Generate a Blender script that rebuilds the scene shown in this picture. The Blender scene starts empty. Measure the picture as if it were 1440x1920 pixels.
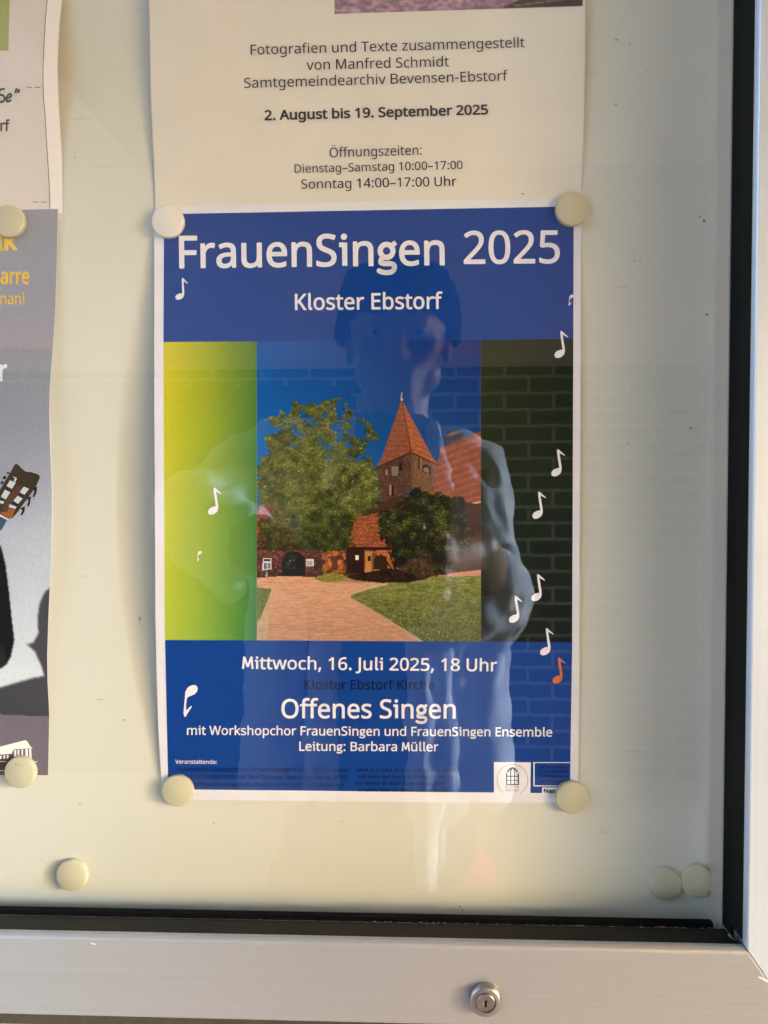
# Glazed notice board in a covered brick passage, with a blue choir poster held by round magnets.
import bpy, bmesh, math, random
import numpy as np
from mathutils import Vector, Matrix, noise as mnoise
from mathutils.geometry import tessellate_polygon

SC = bpy.context.scene
COL = SC.collection
R = math.radians
random.seed(7)
RNG = np.random.default_rng(7)

# ------------------------------------------------------------------ camera
# world: X right, Z up, Y into the board; the back board is the plane Y = 0 (metres)
W, H, F = 1440.0, 1920.0, 1390.0
rx, ry, rz = R(-1.93713593), R(2.19059206), R(0.19272223)
CAM = np.array([0.02274666, -0.36770981, 0.00931418])

def rot(rx, ry, rz):
    cx, sx, cy, sy, cz, sz = math.cos(rx), math.sin(rx), math.cos(ry), math.sin(ry), math.cos(rz), math.sin(rz)
    return (np.array([[cz, -sz, 0], [sz, cz, 0], [0, 0, 1]]) @ np.array([[1, 0, 0], [0, cx, -sx], [0, sx, cx]])
            @ np.array([[cy, 0, sy], [0, 1, 0], [-sy, 0, cy]]))
RM = rot(rx, ry, rz)                       # board axes (right, up, in) -> camera axes
def w3(v): return Vector((v[0], v[2], v[1]))
right, up, fwd = w3(RM[0]), w3(RM[1]), w3(RM[2])
cam = bpy.data.cameras.new('camera')
cam.sensor_fit = 'VERTICAL'; cam.sensor_height = 36.0; cam.lens = F / H * 36.0
cam.clip_start = 0.005; cam.clip_end = 500.0
cam_o = bpy.data.objects.new('camera', cam); COL.objects.link(cam_o)
cam_o.matrix_world = Matrix(((right.x, up.x, -fwd.x, CAM[0]), (right.y, up.y, -fwd.y, CAM[1]),
                             (right.z, up.z, -fwd.z, CAM[2]), (0, 0, 0, 1)))
SC.camera = cam_o

# ------------------------------------------------------------------ daylight
SUN_EL, SUN_AZ = R(8), R(108)              # low and soft, through the right-hand end of the passage
world = bpy.data.worlds.new('World'); SC.world = world; world.use_nodes = True
wn = world.node_tree; bg = wn.nodes['Background']
sky = wn.nodes.new('ShaderNodeTexSky'); sky.sky_type = 'NISHITA'; sky.sun_disc = False
sky.sun_elevation = SUN_EL; sky.sun_rotation = SUN_AZ; sky.air_density = 0.7; sky.dust_density = 4.0; sky.ozone_density = 0.6
wn.links.new(sky.outputs[0], bg.inputs[0]); bg.inputs[1].default_value = 0.15
sl = bpy.data.lights.new('sun', 'SUN'); sl.energy = 1.75; sl.angle = R(5.5); sl.color = (0.50, 0.77, 1.10)
so = bpy.data.objects.new('sun', sl); COL.objects.link(so)
sdir = Vector((math.sin(SUN_AZ) * math.cos(SUN_EL), math.cos(SUN_AZ) * math.cos(SUN_EL), math.sin(SUN_EL)))
so.rotation_euler = sdir.to_track_quat('Z', 'Y').to_euler(); so.location = sdir * 20
vs = SC.view_settings; vs.view_transform = 'Standard'; vs.look = 'None'; vs.gamma = 1.0; vs.exposure = 3.45
vs.use_curve_mapping = False
SC.render.engine = 'CYCLES'
SC.cycles.use_denoising = True
SC.cycles.max_bounces = 10; SC.cycles.diffuse_bounces = 5; SC.cycles.glossy_bounces = 4
SC.cycles.transparent_max_bounces = 16; SC.cycles.sample_clamp_indirect = 6.0
SC.cycles.caustics_reflective = False; SC.cycles.caustics_refractive = False

# ------------------------------------------------------------------ helpers
def lin(c):
    c = np.asarray(c, float) / 255.0
    return np.where(c <= 0.04045, c / 12.92, ((c + 0.055) / 1.055) ** 2.4)

def ink(c, k=1.0, sub=0.0):
    """print colour: what a camera records of the ink -> reflectance of the ink"""
    return tuple(float(x) for x in np.clip(lin(c) * k - sub, 0.003, 0.9))

def tag(o, label=None, cat=None, group=None, kind=None):
    if label: o['label'] = label
    if cat: o['category'] = cat
    if group: o['group'] = group
    if kind: o['kind'] = kind
    return o

def link(name, me, mat=None, parent=None):
    o = bpy.data.objects.new(name, me); COL.objects.link(o)
    if mat is not None: me.materials.append(mat)
    if parent is not None: o.parent = parent
    return o

def empty(name, loc=(0, 0, 0)):
    o = bpy.data.objects.new(name, None); COL.objects.link(o); o.location = loc; o.empty_display_size = 0.05
    return o

def mesh_obj(name, verts, faces, mat=None, parent=None, smooth=False):
    me = bpy.data.meshes.new(name); me.from_pydata([tuple(v) for v in verts], [], faces); me.update()
    if smooth: me.polygons.foreach_set('use_smooth', [True] * len(me.polygons))
    return link(name, me, mat, parent)

def bm_obj(name, bm, mat=None, parent=None, smooth=False):
    bmesh.ops.recalc_face_normals(bm, faces=bm.faces)
    me = bpy.data.meshes.new(name); bm.to_mesh(me); bm.free()
    if smooth: me.polygons.foreach_set('use_smooth', [True] * len(me.polygons))
    return link(name, me, mat, parent)

def bm_box(bm, x0, x1, y0, y1, z0, z1, bevel=0.0):
    r = bmesh.ops.create_cube(bm, size=1.0)
    vs_ = r['verts']
    for v in vs_:
        v.co = Vector((x0 + (v.co.x + .5) * (x1 - x0), y0 + (v.co.y + .5) * (y1 - y0), z0 + (v.co.z + .5) * (z1 - z0)))
    if bevel:
        es = list({e for v in vs_ for e in v.link_edges})
        bmesh.ops.bevel(bm, geom=es, offset=bevel, segments=2, affect='EDGES', profile=0.6)

def box_obj(name, dims, mat=None, parent=None, bevel=0.0):
    bm = bmesh.new(); bm_box(bm, *dims, bevel=bevel)
    return bm_obj(name, bm, mat, parent)

def lathe(profile, n=64):
    """profile [(radius, y)] revolved about the Y axis"""
    v, f = [], []
    rings = []
    for r_, y in profile:
        if r_ < 1e-7:
            rings.append([len(v)]); v.append((0, y, 0))
        else:
            rings.append(list(range(len(v), len(v) + n)))
            v += [(r_ * math.cos(2 * math.pi * i / n), y, r_ * math.sin(2 * math.pi * i / n)) for i in range(n)]
    for a, b in zip(rings, rings[1:]):
        for i in range(n):
            j = (i + 1) % n
            if len(a) == 1 and len(b) == 1: continue
            if len(a) == 1: f.append((a[0], b[i], b[j]))
            elif len(b) == 1: f.append((a[i], b[0], a[j]))
            else: f.append((a[i], b[i], b[j], a[j]))
    return v, f

def fix_normals(o):
    bm = bmesh.new(); bm.from_mesh(o.data); bmesh.ops.recalc_face_normals(bm, faces=bm.faces); bm.to_mesh(o.data); bm.free()

# ------------------------------------------------------------------ materials
class N:
    """tiny node helper"""
    def __init__(s, name):
        s.m = bpy.data.materials.new(name); s.m.use_nodes = True
        s.t = s.m.node_tree; s.b = s.t.nodes['Principled BSDF']; s.out = s.t.nodes['Material Output']
    def n(s, kind, **kw):
        nd = s.t.nodes.new(kind)
        for k, v in kw.items(): setattr(nd, k, v)
        return nd
    def l(s, a, b): s.t.links.new(a, b)
    def noise(s, scale, detail=4.0, rough=0.55, coord='Object', stretch=None):
        tc = s.n('ShaderNodeTexCoord'); nz = s.n('ShaderNodeTexNoise')
        nz.inputs['Scale'].default_value = scale; nz.inputs['Detail'].default_value = detail; nz.inputs['Roughness'].default_value = rough
        src = tc.outputs[coord]
        if stretch:
            mp = s.n('ShaderNodeMapping'); mp.inputs['Scale'].default_value = stretch
            s.l(src, mp.inputs[0]); src = mp.outputs[0]
        s.l(src, nz.inputs['Vector']); return nz.outputs['Fac']
    def ramp(s, fac, stops):
        r = s.n('ShaderNodeValToRGB'); e = r.color_ramp.elements
        while len(e) < len(stops): e.new(0.5)
        for el, (p, c) in zip(e, stops): el.position = p; el.color = (*c, 1) if len(c) == 3 else c
        s.l(fac, r.inputs[0]); return r.outputs[0]
    def mix(s, fac, a, b, mode='MIX'):
        m = s.n('ShaderNodeMix', data_type='RGBA', blend_type=mode)
        for sock, val in ((m.inputs[0], fac), (m.inputs[6], a), (m.inputs[7], b)):
            if isinstance(val, (int, float)): sock.default_value = val
            elif isinstance(val, tuple): sock.default_value = (*val, 1) if len(val) == 3 else val
            else: s.l(val, sock)
        return m.outputs[2]
    def bump(s, h, strength=0.2, dist=0.001):
        b = s.n('ShaderNodeBump'); b.inputs['Strength'].default_value = strength; b.inputs['Distance'].default_value = dist
        s.l(h, b.inputs['Height']); s.l(b.outputs[0], s.b.inputs['Normal'])
    def set(s, **kw):
        for k, v in kw.items():
            k = k.replace('_', ' ')
            inp = s.b.inputs[k]
            if hasattr(v, 'is_output'): s.l(v, inp)
            else: inp.default_value = (*v, 1) if isinstance(v, tuple) and len(v) == 3 else v
        return s

def plain(name, col, rough=0.6, spec=0.4, var=0.06, scale=60.0, metal=0.0, bump=0.0):
    m = N(name)
    nz = m.noise(scale)
    lo = tuple(c * (1 - var) for c in col); hi = tuple(min(1, c * (1 + var)) for c in col)
    m.set(Base_Color=m.ramp(nz, [(0.3, lo), (0.7, hi)]), Roughness=rough, Metallic=metal)
    m.b.inputs['Specular IOR Level'].default_value = spec
    if bump: m.bump(nz, bump, 0.0005)
    return m.m

PAPER_K = 1.06
def print_mat(name, col, rough=0.55):
    return plain(name, ink(col, PAPER_K, 0.004), rough, 0.16, 0.04, 900.0)

def attr_mat(name, rough=0.5):
    m = N(name)
    a = m.n('ShaderNodeVertexColor'); a.layer_name = 'print'
    nz = m.noise(1500.0, 2.0)
    g = m.ramp(nz, [(0.3, (0.93, 0.93, 0.93)), (0.7, (1.06, 1.06, 1.06))])
    m.set(Base_Color=m.mix(1.0, a.outputs[0], g, 'MULTIPLY'), Roughness=rough)
    m.b.inputs['Specular IOR Level'].default_value = 0.16
    return m.m

M = {}
def paper(name, col, rough=0.6):
    m = N(name)
    n1 = m.noise(40.0, 5.0); n2 = m.noise(2200.0, 2.0)
    c = m.ramp(n1, [(0.3, tuple(x * 0.97 for x in col)), (0.7, tuple(min(1, x * 1.02) for x in col))])
    m.set(Base_Color=c, Roughness=rough); m.b.inputs['Specular IOR Level'].default_value = 0.3
    m.bump(n2, 0.08, 0.0001)
    return m.m
M['poster_paper'] = paper('white_poster_paper', (0.76, 0.755, 0.85), 0.5)
M['cream_paper'] = paper('cream_paper', (0.735, 0.705, 0.655), 0.65)
M['lilac_paper'] = paper('glossy_leaflet_paper', (0.72, 0.66, 0.64), 0.35)
M['black_ink'] = print_mat('black_ink', (44, 34, 40))
M['white_ink'] = print_mat('unprinted_white', (226, 225, 244))

# enamelled steel board: cream, a little mottled, with specks and short scuffs
def board_mat():
    m = N('cream_enamel_board')
    n1 = m.noise(6.0, 5.0, 0.6); n2 = m.noise(180.0, 3.0)
    base = m.ramp(n1, [(0.25, (0.63, 0.632, 0.57)), (0.75, (0.69, 0.692, 0.635))])
    tc = m.n('ShaderNodeTexCoord')
    vor = m.n('ShaderNodeTexVoronoi'); vor.inputs['Scale'].default_value = 150.0
    m.l(tc.outputs['Object'], vor.inputs['Vector'])
    speck = m.ramp(vor.outputs['Distance'], [(0.028, (1, 1, 1)), (0.075, (0, 0, 0))])
    sep = m.n('ShaderNodeSeparateColor'); m.l(vor.outputs['Color'], sep.inputs[0])
    pick = m.ramp(sep.outputs[0], [(0.80, (0, 0, 0)), (0.86, (0.30, 0.30, 0.30))])
    mask = m.mix(1.0, speck, pick, 'MULTIPLY')
    mp = m.n('ShaderNodeMapping'); mp.inputs['Scale'].default_value = (14, 1, 95); mp.inputs['Rotation'].default_value = (0, 0.12, 0)
    m.l(tc.outputs['Object'], mp.inputs[0])
    v2 = m.n('ShaderNodeTexVoronoi'); v2.inputs['Scale'].default_value = 1.6; m.l(mp.outputs[0], v2.inputs['Vector'])
    scuff = m.ramp(v2.outputs['Distance'], [(0.05, (1, 1, 1)), (0.14, (0, 0, 0))])
    sep2 = m.n('ShaderNodeSeparateColor'); m.l(v2.outputs['Color'], sep2.inputs[0])
    pick2 = m.ramp(sep2.outputs[1], [(0.78, (0, 0, 0)), (0.84, (0.5, 0.5, 0.5))])
    mask2 = m.mix(1.0, scuff, pick2, 'MULTIPLY')
    c = m.mix(mask, base, (0.30, 0.27, 0.20)); c = m.mix(mask2, c, (0.52, 0.49, 0.40))
    m.set(Base_Color=c, Roughness=0.45); m.b.inputs['Specular IOR Level'].default_value = 0.35
    m.bump(n2, 0.05, 0.0003)
    return m.m
M['board'] = board_mat()

def aluminium(name, tangent, tint):
    m = N(name)
    st = (3, 3, 900) if tangent[0] else (900, 3, 3)
    n1 = m.noise(1.0, 3.0, 0.6, stretch=st); n2 = m.noise(9.0, 4.0)
    c = m.ramp(n1, [(0.2, tuple(x * 0.95 for x in tint)), (0.8, tuple(min(1, x * 1.04) for x in tint))])
    r = m.ramp(n2, [(0.3, (0.36,) * 3), (0.7, (0.46,) * 3)])
    m.set(Base_Color=c, Roughness=r, Metallic=0.5)
    m.b.inputs['Anisotropic'].default_value = 0.3
    cv = m.n('ShaderNodeCombineXYZ')
    for i in range(3): cv.inputs[i].default_value = tangent[i]
    m.l(cv.outputs[0], m.b.inputs['Tangent'])
    m.bump(n1, 0.03, 0.0002)
    return m.m
M['alu_h'] = aluminium('anodised_aluminium_lengthwise', (1, 0, 0), (0.345, 0.345, 0.345))
M['alu_v_lit'] = aluminium('anodised_aluminium_upright_lit', (0, 0, 1), (0.55, 0.61, 0.70))  # same metal as the rails, its brighter lit look put into the tint
def rubber():
    m = N('black_rubber'); nz = m.noise(700.0, 5.0, 0.7, stretch=(0.25, 1, 1))
    c = m.ramp(nz, [(0.35, (0.008, 0.007, 0.005)), (0.70, (0.012, 0.011, 0.008)), (0.82, (0.05, 0.046, 0.036))])
    m.set(Base_Color=c, Roughness=0.75); m.b.inputs['Specular IOR Level'].default_value = 0.2; m.bump(nz, 0.15, 0.0003); return m.m
M['rubber'] = rubber()
M['rubber_soft'] = plain('black_soft_rubber', (0.007, 0.0075, 0.005), 0.8, 0.12, 0.1, 300)
M['frayed'] = plain('whitish_dried_sealant', (0.42, 0.38, 0.31), 0.8, 0.2, 0.3, 900, bump=0.4)
M['lining'] = plain('pinkish_white_lining', (0.60, 0.52, 0.47), 0.35, 0.5, 0.04, 30)
M['chrome'] = plain('nickel_plate', (0.36, 0.335, 0.30), 0.36, 0.5, 0.05, 200, metal=1.0)
M['chrome_dull'] = plain('worn_nickel_plate', (0.26, 0.24, 0.22), 0.42, 0.5, 0.08, 300, metal=1.0)
M['dark'] = plain('dark_recess', (0.006, 0.006, 0.006), 0.8, 0.1, 0.1, 100)

def glass_mat():
    m = N('window_glass')
    t = m.n('ShaderNodeBsdfTransparent'); t.inputs[0].default_value = (0.985, 0.99, 0.98, 1)
    g = m.n('ShaderNodeBsdfGlossy'); g.inputs['Roughness'].default_value = 0.0
    fr = m.n('ShaderNodeFresnel'); ge = m.n('ShaderNodeNewGeometry')            # both faces of the pane reflect alike
    io = m.n('ShaderNodeMix', data_type='FLOAT'); m.l(ge.outputs['Backfacing'], io.inputs[0]); io.inputs[2].default_value = 1.53; io.inputs[3].default_value = 1 / 1.53
    m.l(io.outputs[0], fr.inputs['IOR'])
    mx = m.n('ShaderNodeMixShader')
    m.l(fr.outputs[0], mx.inputs[0]); m.l(t.outputs[0], mx.inputs[1]); m.l(g.outputs[0], mx.inputs[2])
    # faint wiping streaks on the pane
    n1 = m.noise(5.0, 6.0, 0.7, stretch=(1, 1, 3.5))
    streak = m.ramp(n1, [(0.55, (0, 0, 0)), (0.85, (0.014, 0.014, 0.014))])
    df = m.n('ShaderNodeBsdfDiffuse'); df.inputs[0].default_value = (0.55, 0.52, 0.47, 1)
    mx2 = m.n('ShaderNodeMixShader'); m.l(streak, mx2.inputs[0]); m.l(mx.outputs[0], mx2.inputs[1]); m.l(df.outputs[0], mx2.inputs[2])
    m.l(mx2.outputs[0], m.out.inputs['Surface']); m.t.nodes.remove(m.b)
    return m.m
M['glass'] = glass_mat()

# glyph outlines of a plain sans face: advance width, closed outlines in 1/1000 em
GLYPHS = {
    ',': (268, '192,105 169,29 138,-52 106,-129 41,-129 60,-48 78,38 91,116 185,116'),
    '-': (322, '40,229 40,307 282,307 282,229'),
    '.': (268, '72,54 74,76 80,94 90,106 103,114 117,119 133,121 149,119 164,114 177,106 188,94 194,76 196,54 194,32 188,15 177,2 164,-7 149,-12 133,-14 117,-12 103,-7 90,2 80,15 74,32'),
    '0': (572, '523,358 522,302 517,250 510,203 500,160 486,121 468,87 448,58 423,34 394,15 362,1 326,-7 285,-10 235,-5 191,10 152,34 121,68 95,110 74,160 60,219 52,285 49,358 52,432 59,498 72,556 91,606 116,648 148,682 186,706 232,720 285,725 335,720 380,706 418,682 450,648 477,606 497,556 511,498 520,432/137,358 139,296 143,242 151,195 163,155 179,123 198,97 223,79 251,69 285,65 319,69 347,79 371,97 391,122 407,155 419,194 427,242 432,296 434,358 432,420 427,474 419,520 407,560 391,592 371,617 347,636 319,646 285,650 251,646 223,636 198,617 179,592 163,560 151,520 143,474 139,420'),
    '1': (572, '355,0 269,0 269,499 269,548 271,585 273,622 244,595 211,567 135,505 89,564 282,714 355,714'),
    '2': (572, '520,0 48,0 48,73 235,262 326,358 349,386 367,413 382,440 393,468 399,498 401,529 397,565 385,595 366,618 340,635 310,646 275,649 242,647 211,641 183,631 157,617 130,601 103,581 56,640 117,683 141,695 165,705 190,713 217,719 246,723 275,724 318,721 356,714 390,701 420,683 444,662 464,635 479,605 488,571 491,534 488,497 481,462 468,429 451,397 429,364 404,333 308,231 159,84 159,80 520,80'),
    '3': (572, '493,547 491,516 485,489 475,464 461,442 444,423 423,407 400,394 374,383 345,376 345,372 397,362 440,344 473,318 496,286 510,247 515,203 512,163 502,126 486,92 463,63 433,37 397,17 352,2 301,-7 241,-10 205,-9 170,-6 137,-1 105,6 75,16 45,29 45,111 76,97 108,86 142,76 176,70 210,65 242,64 300,68 346,81 381,101 404,130 418,164 423,205 420,233 413,257 399,277 381,294 359,308 331,318 299,325 263,330 223,331 154,331 154,406 224,406 261,408 294,414 322,423 347,436 367,452 382,470 394,492 401,515 403,541 399,573 387,600 368,621 342,637 310,647 273,650 248,649 225,647 204,642 146,621 93,590 49,650 76,669 108,686 143,702 183,714 226,722 272,724 340,718 396,702 438,674 469,638 487,595'),
    '4': (572, '552,162 448,162 448,0 363,0 363,162 21,162 21,237 357,718 448,718 448,241 552,241/363,466 363,513 365,554 366,590 368,624 364,624 344,583 321,546 107,241 363,241'),
    '5': (572, '275,438 322,435 364,427 402,413 435,394 463,370 485,341 502,308 512,270 515,228 511,181 501,138 483,100 459,68 428,40 391,18 349,3 301,-7 248,-10 212,-9 178,-6 144,0 114,8 87,17 63,29 63,112 89,98 118,87 150,77 184,71 217,66 249,65 283,67 314,72 341,81 366,95 386,112 403,132 415,157 423,186 425,219 420,262 406,298 382,326 348,347 302,360 246,364 182,359 124,349 80,377 107,714 465,714 465,634 182,634 165,427 211,434'),
    '6': (572, '55,305 56,346 59,387 63,427 71,466 80,504 93,540 109,575 128,607 151,635 178,661 209,683 244,700 285,714 331,721 382,724 428,722 470,715 470,640 429,649 384,652 341,649 302,642 269,629 241,612 216,591 196,566 180,538 168,507 158,474 151,439 146,402 143,363 149,363 160,378 173,393 187,406 203,418 222,428 242,436 265,442 290,446 318,447 358,444 394,436 426,421 455,402 479,377 499,347 513,313 522,274 525,230 522,183 513,140 497,102 476,69 450,41 418,19 383,3 342,-7 298,-10 265,-8 233,-2 203,9 175,24 149,43 125,67 105,95 87,128 73,165 63,207 57,254/297,64 336,68 370,82 399,104 421,136 434,178 438,230 434,272 423,308 403,338 377,360 342,374 300,378 270,376 243,369 218,358 196,344 178,328 163,309 153,289 146,268 144,247 145,225 148,203 153,182 161,161 171,142 182,123 196,106 213,92 230,80 251,71 273,66'),
    '7': (572, '136,0 429,634 44,634 44,714 523,714 523,646 233,0'),
    '8': (572, '285,724 325,722 362,715 396,704 426,689 451,670 471,647 487,620 496,588 499,553 497,526 491,501 480,478 467,458 450,439 431,421 410,406 387,391 363,378 391,363 418,348 443,330 465,312 485,291 500,269 512,244 520,216 522,185 519,147 509,112 493,81 471,55 444,32 411,14 374,1 333,-7 288,-10 239,-7 196,0 157,13 125,30 98,52 76,78 61,109 52,143 49,182 51,213 58,242 69,267 85,290 103,311 124,329 147,345 172,360 197,373 174,387 153,402 133,418 116,436 101,456 88,477 79,500 74,526 72,554 75,589 84,620 100,646 121,670 146,689 176,704 209,715 246,722/135,181 139,148 151,119 172,94 201,75 239,64 286,60 331,64 368,75 397,94 419,120 432,150 436,184 434,206 428,227 417,245 403,263 386,278 365,293 342,307 315,319 286,331 270,337 242,324 218,310 196,296 178,281 162,264 150,246 142,226 137,205/284,653 250,650 219,641 193,626 174,606 162,581 158,550 160,527 166,506 175,488 189,472 204,458 223,445 289,412 351,445 369,458 383,472 395,488 405,507 410,527 412,550 408,581 396,606 377,626 351,641 320,650'),
    '9': (572, '520,409 519,368 516,328 511,287 504,248 495,210 482,173 466,139 447,107 424,78 397,53 366,31 330,13 289,0 243,-7 192,-10 145,-7 102,0 102,75 144,65 190,62 234,65 272,72 305,85 334,102 358,123 378,147 394,175 407,206 417,239 424,275 429,312 431,350 425,350 414,335 401,321 387,308 371,296 352,286 331,278 309,272 283,268 255,267 216,270 180,278 147,292 119,312 95,337 75,366 61,400 53,439 50,483 53,531 63,574 78,612 100,645 127,673 158,695 194,711 234,721 278,724 311,722 343,715 373,704 401,689 427,670 450,646 470,618 488,585 501,548 512,506 518,460/278,650 239,645 205,632 176,609 155,577 141,535 137,484 141,441 152,405 171,375 197,354 231,340 274,336 305,338 332,345 357,355 379,370 397,386 411,405 422,425 429,446 431,467 430,488 427,510 421,531 414,553 405,572 393,591 379,608 363,622 345,634 325,643 302,648'),
    ':': (268, '72,54 74,76 80,94 90,106 103,114 117,119 133,121 149,119 164,114 177,106 188,94 194,76 196,54 194,32 188,15 177,2 164,-7 149,-12 133,-14 117,-12 103,-7 90,2 80,15 74,32/72,482 74,505 80,522 90,535 103,543 117,548 133,550 149,548 164,543 177,535 188,522 194,505 196,482 194,460 188,443 177,430 164,421 149,416 133,414 117,416 103,421 90,430 80,443 74,460'),
    'A': (639, '545,0 459,221 176,221 91,0 0,0 279,717 360,717 638,0/352,517 342,546 328,589 318,624 307,583 296,546 287,517 206,301 432,301'),
    'B': (650, '301,714 383,710 451,696 503,674 533,651 555,620 568,582 572,537 570,510 565,485 556,462 545,442 529,424 510,408 489,396 464,386 436,379 436,374 465,368 492,359 517,348 540,334 559,316 575,294 587,268 594,238 596,203 593,162 583,125 566,92 543,65 515,42 480,23 441,10 397,3 348,0 97,0 97,714/319,410 374,413 416,423 445,439 464,462 475,492 479,527 474,563 461,591 437,611 404,626 360,634 305,637 187,637 187,410/187,335 187,76 331,76 388,80 432,92 463,113 484,140 496,173 500,210 498,234 493,256 483,276 470,293 452,308 428,319 400,328 365,333 324,335'),
    'C': (632, '403,645 366,643 332,636 300,625 271,610 245,591 222,568 202,542 186,511 173,477 164,440 158,400 156,357 159,301 168,250 183,204 205,164 232,131 265,104 305,85 350,73 402,69 433,70 462,73 491,77 573,97 573,19 546,10 519,3 490,-3 460,-7 427,-9 389,-10 320,-5 260,10 207,35 162,69 126,112 97,163 77,222 65,287 61,358 64,410 71,460 83,506 101,549 123,587 149,622 181,652 217,677 257,698 302,712 351,721 404,724 440,723 476,719 510,713 543,705 573,694 601,682 565,606 491,633 464,640 434,644'),
    'D': (730, '669,364 664,288 649,221 624,163 591,113 548,73 497,41 438,18 371,5 296,0 97,0 97,714 317,714 386,710 448,696 504,674 553,643 593,604 626,556 650,501 664,436/574,361 571,421 560,473 542,517 518,554 488,584 450,607 407,624 359,634 304,637 187,637 187,77 284,77 352,81 411,95 461,117 501,148 533,189 556,237 569,295'),
    'E': (556, '496,0 97,0 97,714 496,714 496,635 187,635 187,412 478,412 478,334 187,334 187,79 496,79'),
    'F': (519, '187,0 97,0 97,714 496,714 496,635 187,635 187,382 477,382 477,303 187,303'),
    'G': (728, '407,377 654,377 654,27 615,15 576,6 537,-1 496,-6 451,-9 403,-10 333,-5 271,10 216,34 169,68 131,111 100,161 79,220 65,285 61,357 66,428 81,493 105,551 139,602 181,644 231,678 290,704 357,719 431,724 470,723 508,719 544,713 579,705 612,694 644,682 610,604 584,615 555,624 524,633 492,640 460,644 426,645 372,641 323,629 280,610 243,583 212,550 187,510 169,465 159,414 155,357 158,302 167,252 182,206 204,166 233,132 269,104 312,84 364,72 424,68 504,73 564,85 564,297 407,297'),
    'H': (741, '643,0 553,0 553,333 187,333 187,0 97,0 97,714 187,714 187,412 553,412 553,714 643,714'),
    'I': (339, '298,0 40,0 40,52 124,71 124,642 40,662 40,714 298,714 298,662 214,642 214,71 298,52'),
    'J': (273, '-4,-190 -46,-186 -78,-177 -78,-101 -44,-108 -6,-111 10,-110 26,-107 42,-101 56,-93 68,-81 78,-66 86,-47 90,-24 92,4 92,714 182,714 182,11 179,-32 172,-70 159,-102 142,-130 120,-152 94,-168 64,-180 32,-188'),
    'K': (619, '619,0 513,0 260,341 187,277 187,0 97,0 97,714 187,714 187,362 248,430 310,498 503,714 608,714 325,403'),
    'L': (524, '97,0 97,714 187,714 187,80 499,80 499,0'),
    'M': (907, '412,0 177,626 173,626 176,575 179,507 180,433 180,0 97,0 97,714 230,714 450,129 454,129 678,714 810,714 810,0 721,0 721,439 722,508 725,573 728,625 724,625 486,0'),
    'N': (760, '663,0 558,0 176,593 172,593 175,538 178,471 180,399 180,0 97,0 97,714 201,714 582,123 586,123 583,171 580,241 579,311 579,714 663,714'),
    'O': (781, '720,358 718,304 711,254 699,207 683,165 662,126 636,91 607,61 572,36 533,16 490,2 443,-7 391,-10 337,-7 289,2 245,16 206,37 172,62 142,91 117,126 97,165 81,208 70,255 63,305 61,359 65,429 77,493 97,551 125,602 162,644 206,679 260,705 322,720 392,725 460,720 520,705 572,679 617,645 654,602 682,551 703,493 716,429/156,358 159,301 167,249 181,203 201,163 227,130 258,103 297,84 341,72 391,68 442,72 486,84 523,103 555,130 580,163 600,203 614,249 622,301 625,358 619,441 600,512 569,569 537,603 497,627 448,641 392,646 341,642 297,631 258,611 227,585 201,552 181,512 167,467 159,415'),
    'P': (605, '286,714 371,708 439,690 490,659 518,629 538,593 550,551 554,504 552,475 548,447 539,419 528,393 512,369 492,347 468,327 438,310 404,296 365,286 320,280 269,278 187,278 187,0 97,0 97,714/278,637 187,637 187,355 259,355 302,357 339,361 372,369 399,381 422,397 439,416 451,440 459,468 461,500 456,542 441,576 417,603 382,622 336,633'),
    'Q': (781, '720,358 717,302 710,249 697,200 678,155 655,115 627,80 594,50 555,26 512,8 683,-170 554,-170 416,-9 403,-9 391,-10 337,-7 289,2 245,16 206,37 172,62 142,91 117,126 97,165 81,208 70,255 63,305 61,359 65,429 77,493 97,551 125,602 162,644 206,679 260,705 322,720 392,725 460,720 520,705 572,679 617,645 654,602 682,551 703,493 716,429/156,358 159,301 167,249 181,203 201,163 227,130 258,103 297,84 341,72 391,68 442,72 486,84 523,103 555,130 580,163 600,203 614,249 622,301 625,358 619,441 600,512 569,569 537,603 497,627 448,641 392,646 341,642 297,631 258,611 227,585 201,552 181,512 167,467 159,415'),
    'R': (622, '294,714 350,712 399,704 440,691 476,674 504,652 526,624 542,591 551,554 554,511 552,475 545,443 533,416 518,392 500,372 479,355 457,342 435,330 411,320 607,0 502,0 329,295 187,295 187,0 97,0 97,714/289,636 187,636 187,371 294,371 347,375 389,386 421,405 443,432 457,466 461,507 459,536 453,561 442,582 428,599 409,613 386,623 358,630 326,635'),
    'S': (549, '502,191 499,151 488,114 471,82 447,55 418,32 382,14 342,1 297,-7 247,-10 171,-6 104,5 51,24 51,110 77,100 107,90 140,81 177,74 213,69 251,68 284,70 314,74 340,82 362,93 380,106 394,122 404,140 410,161 412,183 410,205 405,225 397,242 385,258 367,272 345,286 318,300 284,315 244,330 163,366 142,380 123,395 106,411 92,428 80,447 71,468 65,490 61,515 60,542 63,578 73,611 89,639 111,664 138,685 169,702 206,714 245,722 288,724 326,723 362,719 396,713 428,705 457,695 485,684 457,607 376,634 347,640 317,644 286,645 258,644 233,639 211,632 193,622 178,610 166,595 158,579 153,561 151,541 153,518 158,498 166,481 178,466 194,451 215,438 240,425 271,411 307,397 347,381 382,365 413,347 440,329 462,308 479,284 492,257 499,226'),
    'T': (556, '323,0 233,0 233,635 10,635 10,714 545,714 545,635 323,635'),
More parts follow.
